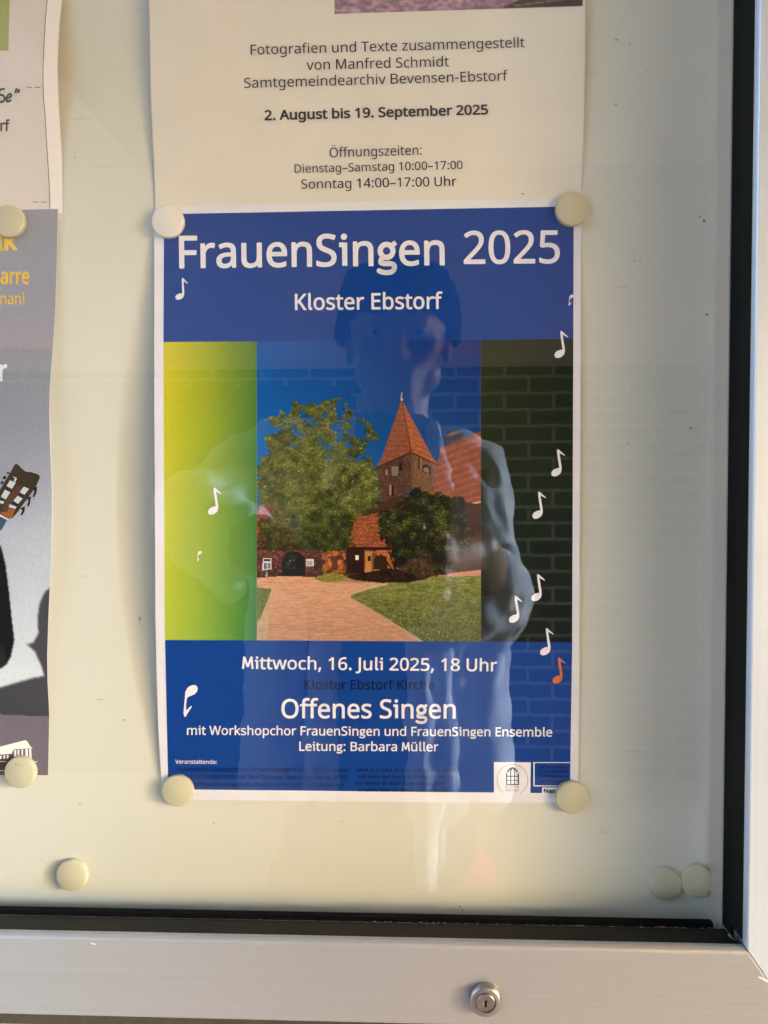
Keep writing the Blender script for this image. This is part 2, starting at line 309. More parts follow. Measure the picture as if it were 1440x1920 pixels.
    'U': (731, '640,252 637,204 627,160 610,118 587,82 556,50 518,24 474,5 422,-6 362,-10 299,-5 245,8 198,31 159,62 129,102 107,147 94,197 90,254 90,714 180,714 180,251 185,197 201,152 226,116 263,89 310,73 367,68 408,71 443,78 472,91 497,109 517,131 532,156 543,186 549,217 551,252 551,714 640,714'),
    'V': (600, '600,714 345,0 255,0 0,714 94,714 255,256 274,200 288,148 300,100 311,149 326,201 345,258 505,714'),
    'W': (930, '917,714 727,0 636,0 497,468 485,511 474,553 465,587 461,609 457,587 450,553 439,510 427,465 292,0 201,0 12,714 106,714 217,278 228,232 237,188 245,147 251,108 257,149 266,192 277,238 289,283 415,714 508,714 639,280 652,233 663,188 671,145 678,108 686,160 698,218 713,279 823,714'),
    'X': (586, '582,0 480,0 291,310 99,0 4,0 241,372 19,714 119,714 294,434 470,714 565,714 344,374'),
    'Y': (566, '283,363 469,714 566,714 328,277 328,0 238,0 238,273 0,714 98,714'),
    'Z': (572, '533,0 38,0 38,68 414,634 50,634 50,714 523,714 523,646 147,80 533,80'),
    'a': (561, '288,545 348,540 396,526 433,502 459,468 475,422 480,365 480,0 416,0 399,76 395,76 380,58 364,42 347,27 330,16 312,6 291,-1 269,-6 244,-9 215,-10 184,-8 155,-2 128,7 105,20 84,38 68,59 56,85 48,115 46,149 53,198 74,239 109,272 159,297 223,313 303,320 394,323 394,355 391,395 381,426 365,448 343,462 316,471 283,474 255,473 229,468 203,461 132,433 105,499 130,511 157,522 188,531 220,539 254,543/314,259 254,254 208,243 175,227 154,206 141,179 137,148 140,121 149,99 164,82 185,70 208,63 235,61 278,65 315,78 348,98 373,128 388,167 393,214 393,262'),
    'b': (615, '173,575 171,511 168,465 173,465 190,486 211,505 236,522 265,535 300,542 339,545 387,541 429,528 467,506 499,475 526,436 545,389 556,333 560,268 557,210 548,159 532,114 512,76 486,45 455,21 420,4 381,-7 339,-10 300,-7 265,0 236,13 211,29 190,48 173,68 166,68 148,0 85,0 85,760 173,760/324,472 289,470 259,462 234,450 214,434 198,412 187,384 179,352 175,314 173,271 173,267 177,206 187,156 205,115 233,86 274,69 326,63 370,69 406,87 433,116 453,157 465,208 469,269 465,331 453,381 433,421 406,449 369,466'),
    'c': (480, '300,-10 254,-7 212,3 173,19 139,42 110,72 86,109 69,153 59,205 55,265 59,327 70,381 88,426 113,464 142,494 177,517 217,533 260,543 306,546 333,545 359,542 385,537 409,531 429,525 447,517 420,444 364,461 304,469 270,466 240,459 215,446 194,428 176,406 163,378 154,346 148,308 146,266 148,225 154,189 163,157 176,129 193,107 214,89 239,76 267,69 299,66 327,67 353,70 376,75 438,97 438,19 419,10 400,3 378,-2 355,-7 329,-9'),
    'd': (615, '275,-10 227,-6 185,7 147,29 115,59 89,99 70,146 59,202 55,267 59,332 70,388 89,436 115,475 148,506 186,528 228,542 276,546 303,545 327,541 349,535 369,528 387,518 403,507 418,495 431,481 442,467 448,467 444,505 442,546 442,760 530,760 530,0 459,0 446,72 442,72 431,57 418,43 403,30 387,19 369,9 349,1 326,-5 302,-9/289,63 340,68 380,84 408,109 428,146 439,193 443,250 443,266 439,328 428,379 410,419 382,449 341,467 288,473 245,467 209,448 181,416 162,375 150,324 146,265 150,206 162,156 181,116 209,87 245,69'),
    'e': (564, '292,546 336,543 375,533 410,516 441,493 466,465 486,431 501,393 510,351 513,304 513,251 146,251 152,195 168,149 192,112 226,86 268,70 317,65 350,66 380,69 407,74 489,102 489,25 462,14 435,5 408,-1 380,-6 348,-9 313,-10 264,-7 219,4 178,21 142,45 112,76 87,113 69,158 59,208 55,264 58,320 68,370 84,415 107,454 135,486 167,512 205,531 247,542/291,474 252,469 219,456 191,433 170,403 156,365 148,321 421,321 419,350 415,377 407,401 396,422 382,440 365,454 344,465 319,472'),
    'f': (344, '332,468 197,468 197,0 109,0 109,468 15,468 15,509 109,539 109,570 111,613 118,650 129,682 145,708 165,729 189,745 217,756 248,763 283,765 341,759 387,747 364,678 327,688 284,693 257,690 235,680 218,663 207,640 199,609 197,571 197,536 332,536'),
    'g': (615, '275,546 309,544 341,537 370,526 397,510 422,490 443,465 448,465 460,536 530,536 530,-9 527,-57 518,-99 504,-136 484,-168 457,-194 425,-214 386,-228 341,-237 290,-240 252,-239 217,-236 183,-231 152,-225 124,-216 97,-206 97,-125 124,-137 153,-148 186,-156 221,-162 257,-166 295,-167 338,-163 374,-149 403,-126 425,-96 439,-59 443,-16 443,5 444,40 446,71 442,71 422,46 399,26 373,10 343,-1 311,-8 276,-10 227,-5 183,8 146,31 113,63 81,118 61,186 55,267 61,347 81,414 113,470 146,504 183,527 226,541/287,472 258,469 233,461 210,448 191,430 175,406 163,378 153,345 148,308 146,266 150,205 162,155 182,114 211,85 246,68 289,62 315,63 338,67 359,72 377,81 393,92 407,105 419,122 428,141 435,163 440,188 443,215 444,246 444,267 442,313 437,352 427,385 414,412 397,434 376,451 351,463 321,470'),
    'h': (618, '173,537 171,498 168,462 174,462 186,480 201,495 217,508 235,519 254,528 275,535 297,541 319,544 341,545 382,543 418,536 449,524 476,508 498,487 515,461 527,429 535,392 537,349 537,0 450,0 450,343 447,383 437,415 421,440 398,458 368,468 330,472 293,469 262,462 236,449 215,432 199,410 187,383 179,352 175,317 173,277 173,0 85,0 85,760 173,760'),
    'i': (258, '173,536 173,0 85,0 85,536/130,737 143,735 155,731 165,723 174,713 179,699 181,681 179,664 174,650 165,639 155,631 143,627 130,625 116,627 104,631 93,639 85,650 80,664 78,681 80,699 85,713 93,723 104,731 116,736'),
    'j': (258, '22,-240 -22,-236 -55,-228 -55,-157 -24,-164 11,-167 31,-165 49,-159 64,-149 76,-134 83,-112 85,-83 85,536 173,536 173,-80 171,-112 166,-140 157,-166 144,-188 128,-206 108,-221 84,-232 55,-238/78,681 80,699 85,713 93,723 104,731 116,736 130,737 143,735 155,731 165,723 174,713 179,699 181,681 179,664 174,650 165,639 155,631 143,627 130,625 116,627 104,631 93,639 85,650 80,664'),
    'k': (534, '172,363 171,321 168,276 172,276 190,299 214,329 236,355 407,536 510,536 293,307 525,0 419,0 233,250 172,197 172,0 85,0 85,760 172,760'),
    'l': (258, '173,0 85,0 85,760 173,760'),
    'm': (935, '673,546 729,541 774,525 809,499 834,462 849,412 854,349 854,0 767,0 767,345 764,384 755,415 740,440 720,458 692,468 658,472 611,467 574,452 546,427 528,392 517,349 513,296 513,0 426,0 426,345 425,372 421,395 414,415 405,433 393,447 378,458 360,466 340,470 316,472 283,469 254,462 231,449 212,432 197,410 186,384 179,353 175,318 173,278 173,0 85,0 85,536 156,536 169,463 174,463 186,481 200,496 215,509 232,521 251,530 270,537 290,542 311,545 332,546 371,544 406,536 435,524 461,507 481,484 496,456 501,456 521,484 546,507 574,524 606,536 639,544'),
    'n': (618, '343,546 402,541 450,525 488,499 515,462 532,412 537,349 537,0 450,0 450,343 447,383 437,415 421,440 398,458 368,468 330,472 277,466 236,450 207,422 188,384 177,336 173,278 173,0 85,0 85,536 156,536 169,463 174,463 187,481 202,496 218,509 237,521 256,530 277,537 299,542 321,545'),
    'o': (605, '551,269 549,226 543,187 533,150 520,118 504,89 483,63 460,41 434,23 405,8 372,-2 338,-8 301,-10 267,-8 234,-2 203,8 174,23 148,41 125,63 105,89 87,118 73,150 63,187 57,226 55,269 58,325 68,375 85,419 108,457 137,489 171,513 211,532 255,542 304,546 351,542 394,532 432,513 467,489 496,457 519,419 537,375 548,325/146,269 148,229 153,192 163,159 176,131 193,107 214,88 239,74 269,66 303,63 337,66 367,74 392,88 413,107 430,131 443,159 453,192 458,229 460,269 458,310 452,346 443,378 430,406 413,429 391,447 366,461 336,469 302,472 252,466 213,448 183,418 162,377 150,328'),
    'p': (615, '340,546 387,542 429,529 467,507 499,477 526,438 545,391 556,334 560,269 557,211 548,160 532,115 512,77 486,46 455,21 421,4 382,-6 339,-10 313,-9 288,-5 266,1 246,9 228,19 211,29 173,68 167,68 171,25 173,-20 173,-240 85,-240 85,536 157,536 169,463 173,463 184,478 197,492 211,505 227,517 245,527 265,535 288,541 313,545/324,472 290,470 261,463 237,451 217,436 201,415 189,390 181,360 175,326 173,286 173,269 175,227 179,190 187,157 198,129 214,105 234,87 260,74 290,66 326,63 357,66 384,75 406,90 426,110 441,135 453,163 462,196 467,231 469,270 465,327 453,376 433,417 406,448 369,466'),
    'q': (615, '442,-11 443,31 447,72 441,72 424,50 403,31 377,14 348,1 313,-7 273,-10 227,-6 185,7 148,29 115,59 89,99 70,146 59,202 55,267 58,325 67,376 83,421 104,459 130,490 161,514 196,532 234,542 276,546 315,543 350,535 379,522 404,505 425,485 443,463 447,463 460,536 530,536 530,-240 442,-240/290,63 324,65 354,72 378,83 399,99 415,119 427,144 435,174 441,209 443,248 443,266 439,328 428,380 409,420 380,450 340,467 288,473 244,467 208,448 181,416 162,375 150,324 146,265 150,206 162,157 181,116 209,87 245,69'),
    'r': (413, '335,546 367,544 398,540 387,459 358,464 329,466 309,465 289,460 270,453 252,443 235,431 220,416 206,400 195,381 185,360 179,337 174,312 173,286 173,0 85,0 85,536 157,536 167,438 171,438 183,457 197,476 212,492 229,508 247,521 267,531 288,540 311,544'),
    's': (479, '434,148 431,115 422,86 408,61 388,40 364,22 334,8 300,-2 262,-8 220,-10 184,-9 152,-6 123,-1 98,6 74,14 52,24 52,104 129,74 160,67 191,62 222,61 263,63 295,71 319,82 336,98 346,118 349,140 348,153 344,165 338,176 329,187 316,197 298,208 217,244 128,284 105,298 86,314 71,332 60,352 53,376 51,404 57,446 76,481 106,509 147,530 196,542 252,546 284,545 314,542 343,536 371,529 398,521 423,510 393,440 322,464 297,470 272,473 246,474 213,472 185,466 163,456 148,443 138,428 135,409 136,395 141,383 148,371 159,361 173,351 191,341 273,307 360,268 382,254 400,238 415,219 426,199 432,175'),
    't': (361, '264,62 305,65 339,73 339,6 299,-5 249,-10 222,-8 196,-4 171,4 149,17 130,33 114,55 102,82 94,116 92,156 92,468 16,468 16,510 93,545 128,659 180,659 180,536 335,536 335,468 180,468 180,158 183,128 190,104 203,85 221,72 241,65'),
    'u': (618, '533,536 533,0 461,0 448,71 444,71 432,53 417,38 400,25 381,14 362,5 341,-1 319,-6 297,-9 274,-10 234,-8 198,-1 167,10 140,27 118,48 101,74 89,105 81,142 79,185 79,536 168,536 168,191 171,152 181,120 197,95 220,77 250,67 287,63 324,65 356,73 381,85 402,103 419,125 430,151 439,183 443,218 445,257 445,536'),
    'v': (508, '203,0 0,536 94,536 208,220 225,171 241,119 251,78 255,78 266,120 283,172 300,220 414,536 508,536 304,0'),
    'w': (786, '431,303 419,344 408,383 400,418 394,445 390,445 384,418 376,383 366,343 354,302 258,1 158,1 11,537 102,537 176,251 191,192 203,136 211,91 215,91 222,121 230,159 240,199 251,235 346,537 442,537 534,235 548,186 562,135 570,92 574,92 581,134 594,190 610,251 685,537 775,537 626,1 523,1'),
    'x': (529, '212,274 27,536 127,536 265,334 402,536 501,536 316,274 511,0 411,0 265,214 117,0 18,0'),
    'y': (510, '1,536 95,536 211,231 229,179 245,130 256,85 260,85 279,150 306,232 415,536 510,536 279,-74 266,-106 251,-135 234,-161 216,-185 196,-204 172,-219 146,-231 117,-238 84,-240 42,-237 11,-232 11,-162 37,-166 70,-168 90,-167 108,-163 123,-156 138,-148 151,-137 162,-123 172,-108 181,-91 189,-73 217,-2'),
    'z': (470, '431,0 39,0 39,58 327,468 56,468 56,536 424,536 424,470 140,68 431,68'),
    'Ö': (781, '720,358 718,304 711,254 699,207 683,165 662,126 636,91 607,61 572,36 533,16 490,2 443,-7 391,-10 337,-7 289,2 245,16 206,37 172,62 142,91 117,126 97,165 81,208 70,255 63,305 61,359 65,429 77,493 97,551 125,602 162,644 206,679 260,705 322,720 392,725 460,720 520,705 572,679 617,645 654,602 682,551 703,493 716,429/156,358 159,301 167,249 181,203 201,163 227,130 258,103 297,84 341,72 391,68 442,72 486,84 523,103 555,130 580,163 600,203 614,249 622,301 625,358 619,441 600,512 569,569 537,603 497,627 448,641 392,646 341,642 297,631 258,611 227,585 201,552 181,512 167,467 159,415/251,859 253,875 257,887 265,896 275,903 286,907 298,908 310,907 321,903 331,896 339,887 343,875 345,859 343,844 339,831 331,821 321,815 310,810 298,809 286,810 275,815 265,821 257,831 253,844/439,859 441,875 445,887 452,896 462,903 473,907 485,908 497,907 508,903 518,896 526,887 530,875 532,859 530,844 526,831 518,821 508,815 497,810 485,809 473,810 462,815 452,821 445,831 441,844'),
    'ß': (631, '522,617 520,595 516,575 508,557 498,541 486,526 473,512 431,477 396,445 388,435 384,424 382,412 389,388 414,362 470,323 532,275 548,258 561,241 572,222 580,201 584,178 586,153 583,117 576,86 562,60 545,38 523,20 497,7 468,-2 435,-8 400,-10 370,-9 342,-6 317,-1 294,6 273,14 255,24 255,103 295,83 344,67 397,61 430,64 457,71 476,84 489,101 497,122 500,147 499,162 496,177 491,189 484,202 475,214 462,226 406,267 341,315 326,330 315,344 307,359 301,374 298,390 297,407 299,427 303,444 310,460 320,474 332,487 344,498 385,531 419,566 427,580 431,595 433,612 429,637 417,658 397,673 372,684 341,690 306,692 283,691 261,688 240,682 221,675 205,664 191,650 181,632 175,610 173,584 173,0 85,0 85,584 88,626 98,661 114,690 136,714 162,733 193,747 228,757 265,763 306,765 348,763 385,758 419,748 449,736 475,719 495,699 510,676 519,648'),
    'ö': (605, '551,269 549,226 543,187 533,150 520,118 504,89 483,63 460,41 434,23 405,8 372,-2 338,-8 301,-10 267,-8 234,-2 203,8 174,23 148,41 125,63 105,89 87,118 73,150 63,187 57,226 55,269 58,325 68,375 85,419 108,457 137,489 171,513 211,532 255,542 304,546 351,542 394,532 432,513 467,489 496,457 519,419 537,375 548,325/146,269 148,229 153,192 163,159 176,131 193,107 214,88 239,74 269,66 303,63 337,66 367,74 392,88 413,107 430,131 443,159 453,192 458,229 460,269 458,310 452,346 443,378 430,406 413,429 391,447 366,461 336,469 302,472 252,466 213,448 183,418 162,377 150,328/163,681 165,697 169,709 177,718 187,725 198,729 210,730 222,729 233,725 243,718 251,709 255,697 257,681 255,666 251,653 243,643 233,637 222,632 210,631 198,632 187,637 177,643 169,653 165,666/351,681 352,697 357,709 365,718 374,725 385,729 397,730 409,729 420,725 430,718 438,709 442,697 444,681 442,666 438,653 430,643 420,637 409,632 397,631 385,632 374,637 365,643 357,653 353,666'),
    'ü': (618, '533,536 533,0 461,0 448,71 444,71 432,53 417,38 400,25 381,14 362,5 341,-1 319,-6 297,-9 274,-10 234,-8 198,-1 167,10 140,27 118,48 101,74 89,105 81,142 79,185 79,536 168,536 168,191 171,152 181,120 197,95 220,77 250,67 287,63 324,65 356,73 381,85 402,103 419,125 430,151 439,183 443,218 445,257 445,536/169,681 171,697 175,709 183,718 193,725 204,729 216,730 228,729 239,725 249,718 257,709 261,697 263,681 261,666 257,653 249,643 239,637 228,632 216,631 204,632 193,637 183,643 175,653 171,666/357,681 358,697 363,709 370,718 380,725 391,729 403,730 415,729 426,725 436,718 444,709 448,697 450,681 448,666 444,653 436,643 426,637 415,632 403,631 391,632 380,637 370,643 363,653 359,666'),
    '–': (500, '40,229 40,307 460,307 460,229'),
    ' ': (260, ''),
}
# ------------------------------------------------------------------ setting: a covered passage
def brick_mat():
    m = N('dark_red_brickwork')
    tc = m.n('ShaderNodeTexCoord'); sp = m.n('ShaderNodeSeparateXYZ'); cb = m.n('ShaderNodeCombineXYZ')
    m.l(tc.outputs['Object'], sp.inputs[0]); m.l(sp.outputs[0], cb.inputs[0]); m.l(sp.outputs[2], cb.inputs[1])
    wob = m.n('ShaderNodeTexNoise'); wob.inputs['Scale'].default_value = 9.0; m.l(cb.outputs[0], wob.inputs['Vector'])
    ad = m.n('ShaderNodeVectorMath', operation='SCALE'); m.l(wob.outputs['Color'], ad.inputs[0]); ad.inputs['Scale'].default_value = 0.012
    ad2 = m.n('ShaderNodeVectorMath', operation='ADD'); m.l(cb.outputs[0], ad2.inputs[0]); m.l(ad.outputs[0], ad2.inputs[1])
    br = m.n('ShaderNodeTexBrick'); m.l(ad2.outputs[0], br.inputs['Vector'])
    br.inputs['Scale'].default_value = 1.0; br.inputs['Brick Width'].default_value = 0.25; br.inputs['Row Height'].default_value = 0.083
    br.inputs['Mortar Size'].default_value = 0.010; br.inputs['Mortar Smooth'].default_value = 0.35
    br.inputs['Color1'].default_value = (0.034, 0.018, 0.013, 1); br.inputs['Color2'].default_value = (0.052, 0.026, 0.018, 1)
    br.inputs['Mortar'].default_value = (0.36, 0.32, 0.25, 1)
    nz = m.noise(40.0, 5.0); v = m.ramp(nz, [(0.3, (0.75,) * 3), (0.7, (1.15,) * 3)])
    m.set(Base_Color=m.mix(1.0, br.outputs['Color'], v, 'MULTIPLY'), Roughness=0.85)
    m.bump(br.outputs['Fac'], 0.6, -0.006)
    return m.m
M['brick'] = brick_mat()
M['plaster'] = plain('pinkish_grey_lime_plaster', (0.56, 0.44, 0.37), 0.9, 0.2, 0.06, 3.0, bump=0.2)
M['ceiling'] = plain('white_painted_boards', (0.80, 0.75, 0.68), 0.8, 0.2, 0.05, 2.0)
M['paving'] = plain('worn_pale_concrete', (0.36, 0.33, 0.29), 0.9, 0.2, 0.15, 4.0)
GZ = -1.50
tag(mesh_obj('ground', [(-80, -80, GZ), (80, -80, GZ), (80, 80, GZ), (-80, 80, GZ)], [(0, 1, 2, 3)], M['paving']), kind='structure')
wall = box_obj('plastered_wall', (-2.2, 2.45, 0.055, 0.40, GZ + 0.002, 2.7), M['plaster'])
box_obj('sun_block_pier', (2.15, 2.40, -0.812, 0.054, GZ + 0.002, 1.75), M['plaster'], wall)  # unseen pier added to block part of the sun on the board
tag(wall, 'pale plastered house wall behind the notice case', 'wall')
bw = empty('brick_wall', (0, -3.5, GZ))
tag(bw, 'dark red brick wall with pale joints, mirrored in the notice case glass', 'wall')
def local_box(name, d, mat, parent, off, bevel=0.0):
    return box_obj(name, (d[0] - off[0], d[1] - off[0], d[2] - off[1], d[3] - off[1], d[4] - off[2], d[5] - off[2]), mat, parent, bevel)
local_box('brickwork', (-2.2, 2.3, -3.80, -3.50, GZ + 0.002, 0.62), M['brick'], bw, (0, -3.5, GZ))
local_box('plaster_band', (-2.2, 2.3, -3.78, -3.53, 0.62, 2.7), M['plaster'], bw, (0, -3.5, GZ))
gate = empty('added_dark_gate', (-1.22, -3.47, GZ))  # added so the left part of the mirrored wall turns dark
tag(gate, 'added dark brown boarded gate darkening the mirrored brick wall behind the photographer', 'gate')
M['gate'] = plain('added_gate_boards', (0.022, 0.018, 0.014), 0.8, 0.2, 0.25, 8.0)
local_box('added_gate_frame', (-2.15, -0.29, -3.497, -3.44, 0.44, 0.52), M['gate'], gate, (-1.22, -3.47, GZ))
for k in range(12): local_box('board', (-2.15 + 0.155 * k, -2.15 + 0.155 * k + 0.152, -3.495, -3.452, GZ + 0.02, 0.438), M['gate'], gate, (-1.22, -3.47, GZ), 0.003)
roof = box_obj('passage_roof', (-1.35, 2.47, -3.49, 0.050, 1.62, 1.74), M['ceiling'])
box_obj('sun_block_beam', (2.16, 2.39, -3.49, -0.817, 0.49, 1.618), M['ceiling'], roof)  # unseen beam added to cut the sun towards the top of the board
tag(roof, 'white boarded roof over the passage in front of the notice case', 'roof')

# ------------------------------------------------------------------ the glazed display case
M['gap'] = plain('brown_grey_gap_shade', (0.05, 0.042, 0.03), 0.8, 0.2, 0.15, 200)  # dark colour standing in for shade in the gap
XR, XL = 0.1693, -0.775                    # inner faces of the case
ZB, ZT = -0.1940, 0.560
YF = -0.0430                               # front of the door frame
case = empty('display_case', (0, 0, -0.25))
tag(case, 'glazed wall notice case with aluminium frame, black rubber seal and cream back board', 'notice case')
CO = (0, 0, -0.25)
def cbox(name, d, mat, bevel=0.0): return local_box(name, d, mat, case, CO, bevel)
cbox('back_board', (XL - 0.01, XR + 0.0006, 0.0, 0.012, -0.228, ZT + 0.02), M['board'])

def prism_obj(name, prof, axis, a, b, mat, mit_a=0, mit_b=0, parent=case):
    """extrude a profile; prof = [(depth y, across c)]; axis 'x': c is z; axis 'z': c is x. mit = mitre slope at each end."""
    n = len(prof); v = []
    for end, mt in ((a, mit_a), (b, mit_b)):
        for y, c in prof:
            e = end + mt * (c - prof[0][1])
            v.append((e - CO[0], y - CO[1], c - CO[2]) if axis == 'x' else (c - CO[0], y - CO[1], e - CO[2]))
    f = [tuple(range(n)), tuple(range(n, 2 * n))[::-1]] + [(i, i + n, (i + 1) % n + n, (i + 1) % n) for i in range(n)]
    o = mesh_obj(name, v, f, mat, parent); fix_normals(o)
    md = o.modifiers.new('bevel', 'BEVEL'); md.width = 0.0006; md.segments = 2; md.limit_method = 'ANGLE'; md.angle_limit = R(25)
    return o
BH, BW_ = 0.0380, 0.0260                   # heights of bottom rail and width of the side stile
# profiles: soft shoulder towards the glass, flat face, back
def rail(s, c0, wd, sh=1.0):
    p = [(-0.0385, 0.0003), (-0.0400, 0.0), (-0.0413, 0.0005 * sh), (-0.0423, 0.0012 * sh), (YF, 0.0022 * sh), (YF, wd * 0.52), (YF + 0.00006, wd * 0.53), (YF, wd * 0.54),
         (YF, wd - 0.001), (-0.0420, wd), (-0.0300, wd), (-0.0300, 0.0030), (-0.0386, 0.0028)]
    return [(y, c0 + s * c) for y, c in p]
g = 0.00012
GT = -0.1985                               # top of the seal where it meets the pane
prism_obj('frame_rail', rail(-1, ZB, BH), 'x', XL, XR - g, M['alu_h'], BW_ / BH, -BW_ / BH)
prism_obj('frame_stile', rail(1, XR - 0.0004, BW_, 0.4), 'z', ZB - g, ZT, M['alu_v_lit'], -BH / BW_, BH / BW_)
prism_obj('frame_stile', rail(-1, XL + 0.0004, BW_, 0.4), 'z', ZB - g, ZT, M['alu_v_lit'], BH / BW_, -BH / BW_)
prism_obj('frame_rail', rail(1, ZT, BH), 'x', XL, XR - g, M['alu_h'], -BW_ / BH, BW_ / BH)
# rubber seal round the pane
def sill(name, prof, mat):
    n = len(prof); v_ = [(xx, y_, z_ - CO[2]) for xx in (XL, XR - 0.0004) for y_, z_ in prof]
    o = mesh_obj(name, v_, [tuple(range(n)), tuple(range(n, 2 * n))[::-1]] + [(i, i + n, (i + 1) % n + n, (i + 1) % n) for i in range(n)], mat, case); fix_normals(o); return o
sill('rubber_seal', [(-0.0206, GT), (-0.0230, GT + 0.0003), (-0.0385, ZB - 0.0004), (-0.0384, ZB - 0.0030), (-0.0206, ZB - 0.0060)], M['rubber'])
cbox('seal_channel', (XL, XR - 0.0040, -0.0164, -0.0130, -0.2060, -0.1985), M['dark'])
cbox('rubber_seal', (XR - 0.0003, XR + 0.0008, -0.0384, -0.0270, ZB + 0.0012, ZT), M['rubber_soft'], 0.0002)
cbox('seal_channel', (XR - 0.0001, XR + 0.0010, -0.0268, -0.0172, GT + 0.0004, ZT), M['dark'])
cbox('side_lining', (XR - 0.0001, XR + 0.0012, -0.0158, -0.0001, -0.2265, ZT), M['lining'])
cbox('side_lining', (XL - 0.0012, XL + 0.0001, -0.0380, -0.0001, -0.2265, ZT), M['lining'])
cbox('top_lining', (XL, XR - 0.0003, -0.0380, -0.0001, ZT - 0.0002, ZT + 0.0012), M['lining'])
cbox('bottom_lining', (XL, XR - 0.0003, -0.0250, -0.0001, -0.2282, -0.2268), M['lining'])
# dried sealant fraying along the top of the bottom seal
v, f = [], []
x = XL
while x < XR - 0.004:
    stp = random.uniform(0.0006, 0.0022); hh = random.choice((0, 0, 0.00018, 0.0003, 0.00055)) * random.uniform(0.5, 1.2) + 0.00012
    if x < 0.0: hh = 0.00024 + 0.00008 * random.random()
    i = len(v); y = -0.0209 + random.uniform(-3e-4, 3e-4)
    v += [(x, y, GT + 0.0001 + 0.25), (x + stp, y + random.uniform(-2e-4, 2e-4), GT + 0.0001 + 0.25),
          (x + stp * 0.8, y - 0.0002, GT + 0.0001 + hh + 0.25), (x + stp * 0.2, y - 0.0002, GT + 0.0001 + hh * random.uniform(.4, 1) + 0.25)]
    f.append((i, i + 1, i + 2, i + 3)); x += stp * 0.97
mesh_obj('frayed_sealant', v, f, M['frayed'], case)
cbox('glass_pane', (XL + 0.001, XR - 0.0012, -0.0204, -0.0172, -0.2020, ZT - 0.001), M['glass'])
# body of the case behind the door, with its shadow gap
cbox('case_body', (XL - 0.028, XR + 0.028, -0.0265, 0.0545, -0.268, -0.2300), M['alu_h'], 0.001)
cbox('case_body', (XR + 0.0015, XR + 0.028, -0.0265, 0.0545, -0.2298, ZT + 0.04), M['alu_v_lit'], 0.001)
cbox('case_body', (XL - 0.028, XL - 0.0015, -0.0265, 0.0545, -0.2298, ZT + 0.04), M['alu_v_lit'], 0.001)
cbox('case_body', (XL - 0.001, XR + 0.001, -0.0265, 0.0545, ZT + 0.021, ZT + 0.04), M['alu_h'], 0.001)
cbox('case_back', (XL - 0.001, XR + 0.001, 0.014, 0.0545, -0.2298, ZT + 0.0208), M['dark'])
cbox('gap_shade_strip', (XL - 0.02, XR + 0.02, -0.0298, -0.0267, -0.2458, -0.2330), M['gap'])  # dark strip put in as the shade under the door

# cam lock in the bottom rail
LX, LZ = 0.05465, -0.21830
lv, lf = lathe([(0.0068, -0.0431), (0.0071, -0.0436), (0.0071, -0.0452), (0.0067, -0.0464), (0.0061, -0.0468), (0.0046, -0.0468),
                (0.0044, -0.0464), (0.0043, -0.0460), (0.0, -0.0460)], 72)
lock = mesh_obj('lock', [(x + LX, y, z + LZ - CO[2]) for x, y, z in lv], lf, M['chrome'], case, True); fix_normals(lock)
lock.modifiers.new('edges', 'EDGE_SPLIT').split_angle = R(40)
pv, pf = lathe([(0.0040, -0.04602), (0.0040, -0.0467), (0.0037, -0.0470), (0.0, -0.0470)], 48)
plug = mesh_obj('lock_plug', [(x + LX, y, z + LZ - CO[2]) for x, y, z in pv], pf, M['chrome_dull'], lock, True); fix_normals(plug)
plug.modifiers.new('edges', 'EDGE_SPLIT').split_angle = R(40)
ks = [(-0.0006, 0.0013), (0.0006, 0.0013), (0.0006, 0.0002), (0.0001, 0.0), (0.0005, -0.0003), (0.0006, -0.0010), (0.0002, -0.0018), (-0.0004, -0.0018), (-0.0006, -0.0012)]
mesh_obj('keyhole', [(x + LX, -0.04708, z + LZ - CO[2]) for x, z in ks], [tuple(range(len(ks)))], M['dark'], plug)
mesh_obj('keyhole_rim', [(x + LX, -0.04704, z + LZ - CO[2]) for x, z in [(-0.0012, 0.0011), (-0.0006, 0.0014), (-0.0006, -0.0019), (-0.0013, -0.0014), (-0.0015, -0.0002)]],
         [(0, 1, 2, 3, 4)], M['chrome'], plug)

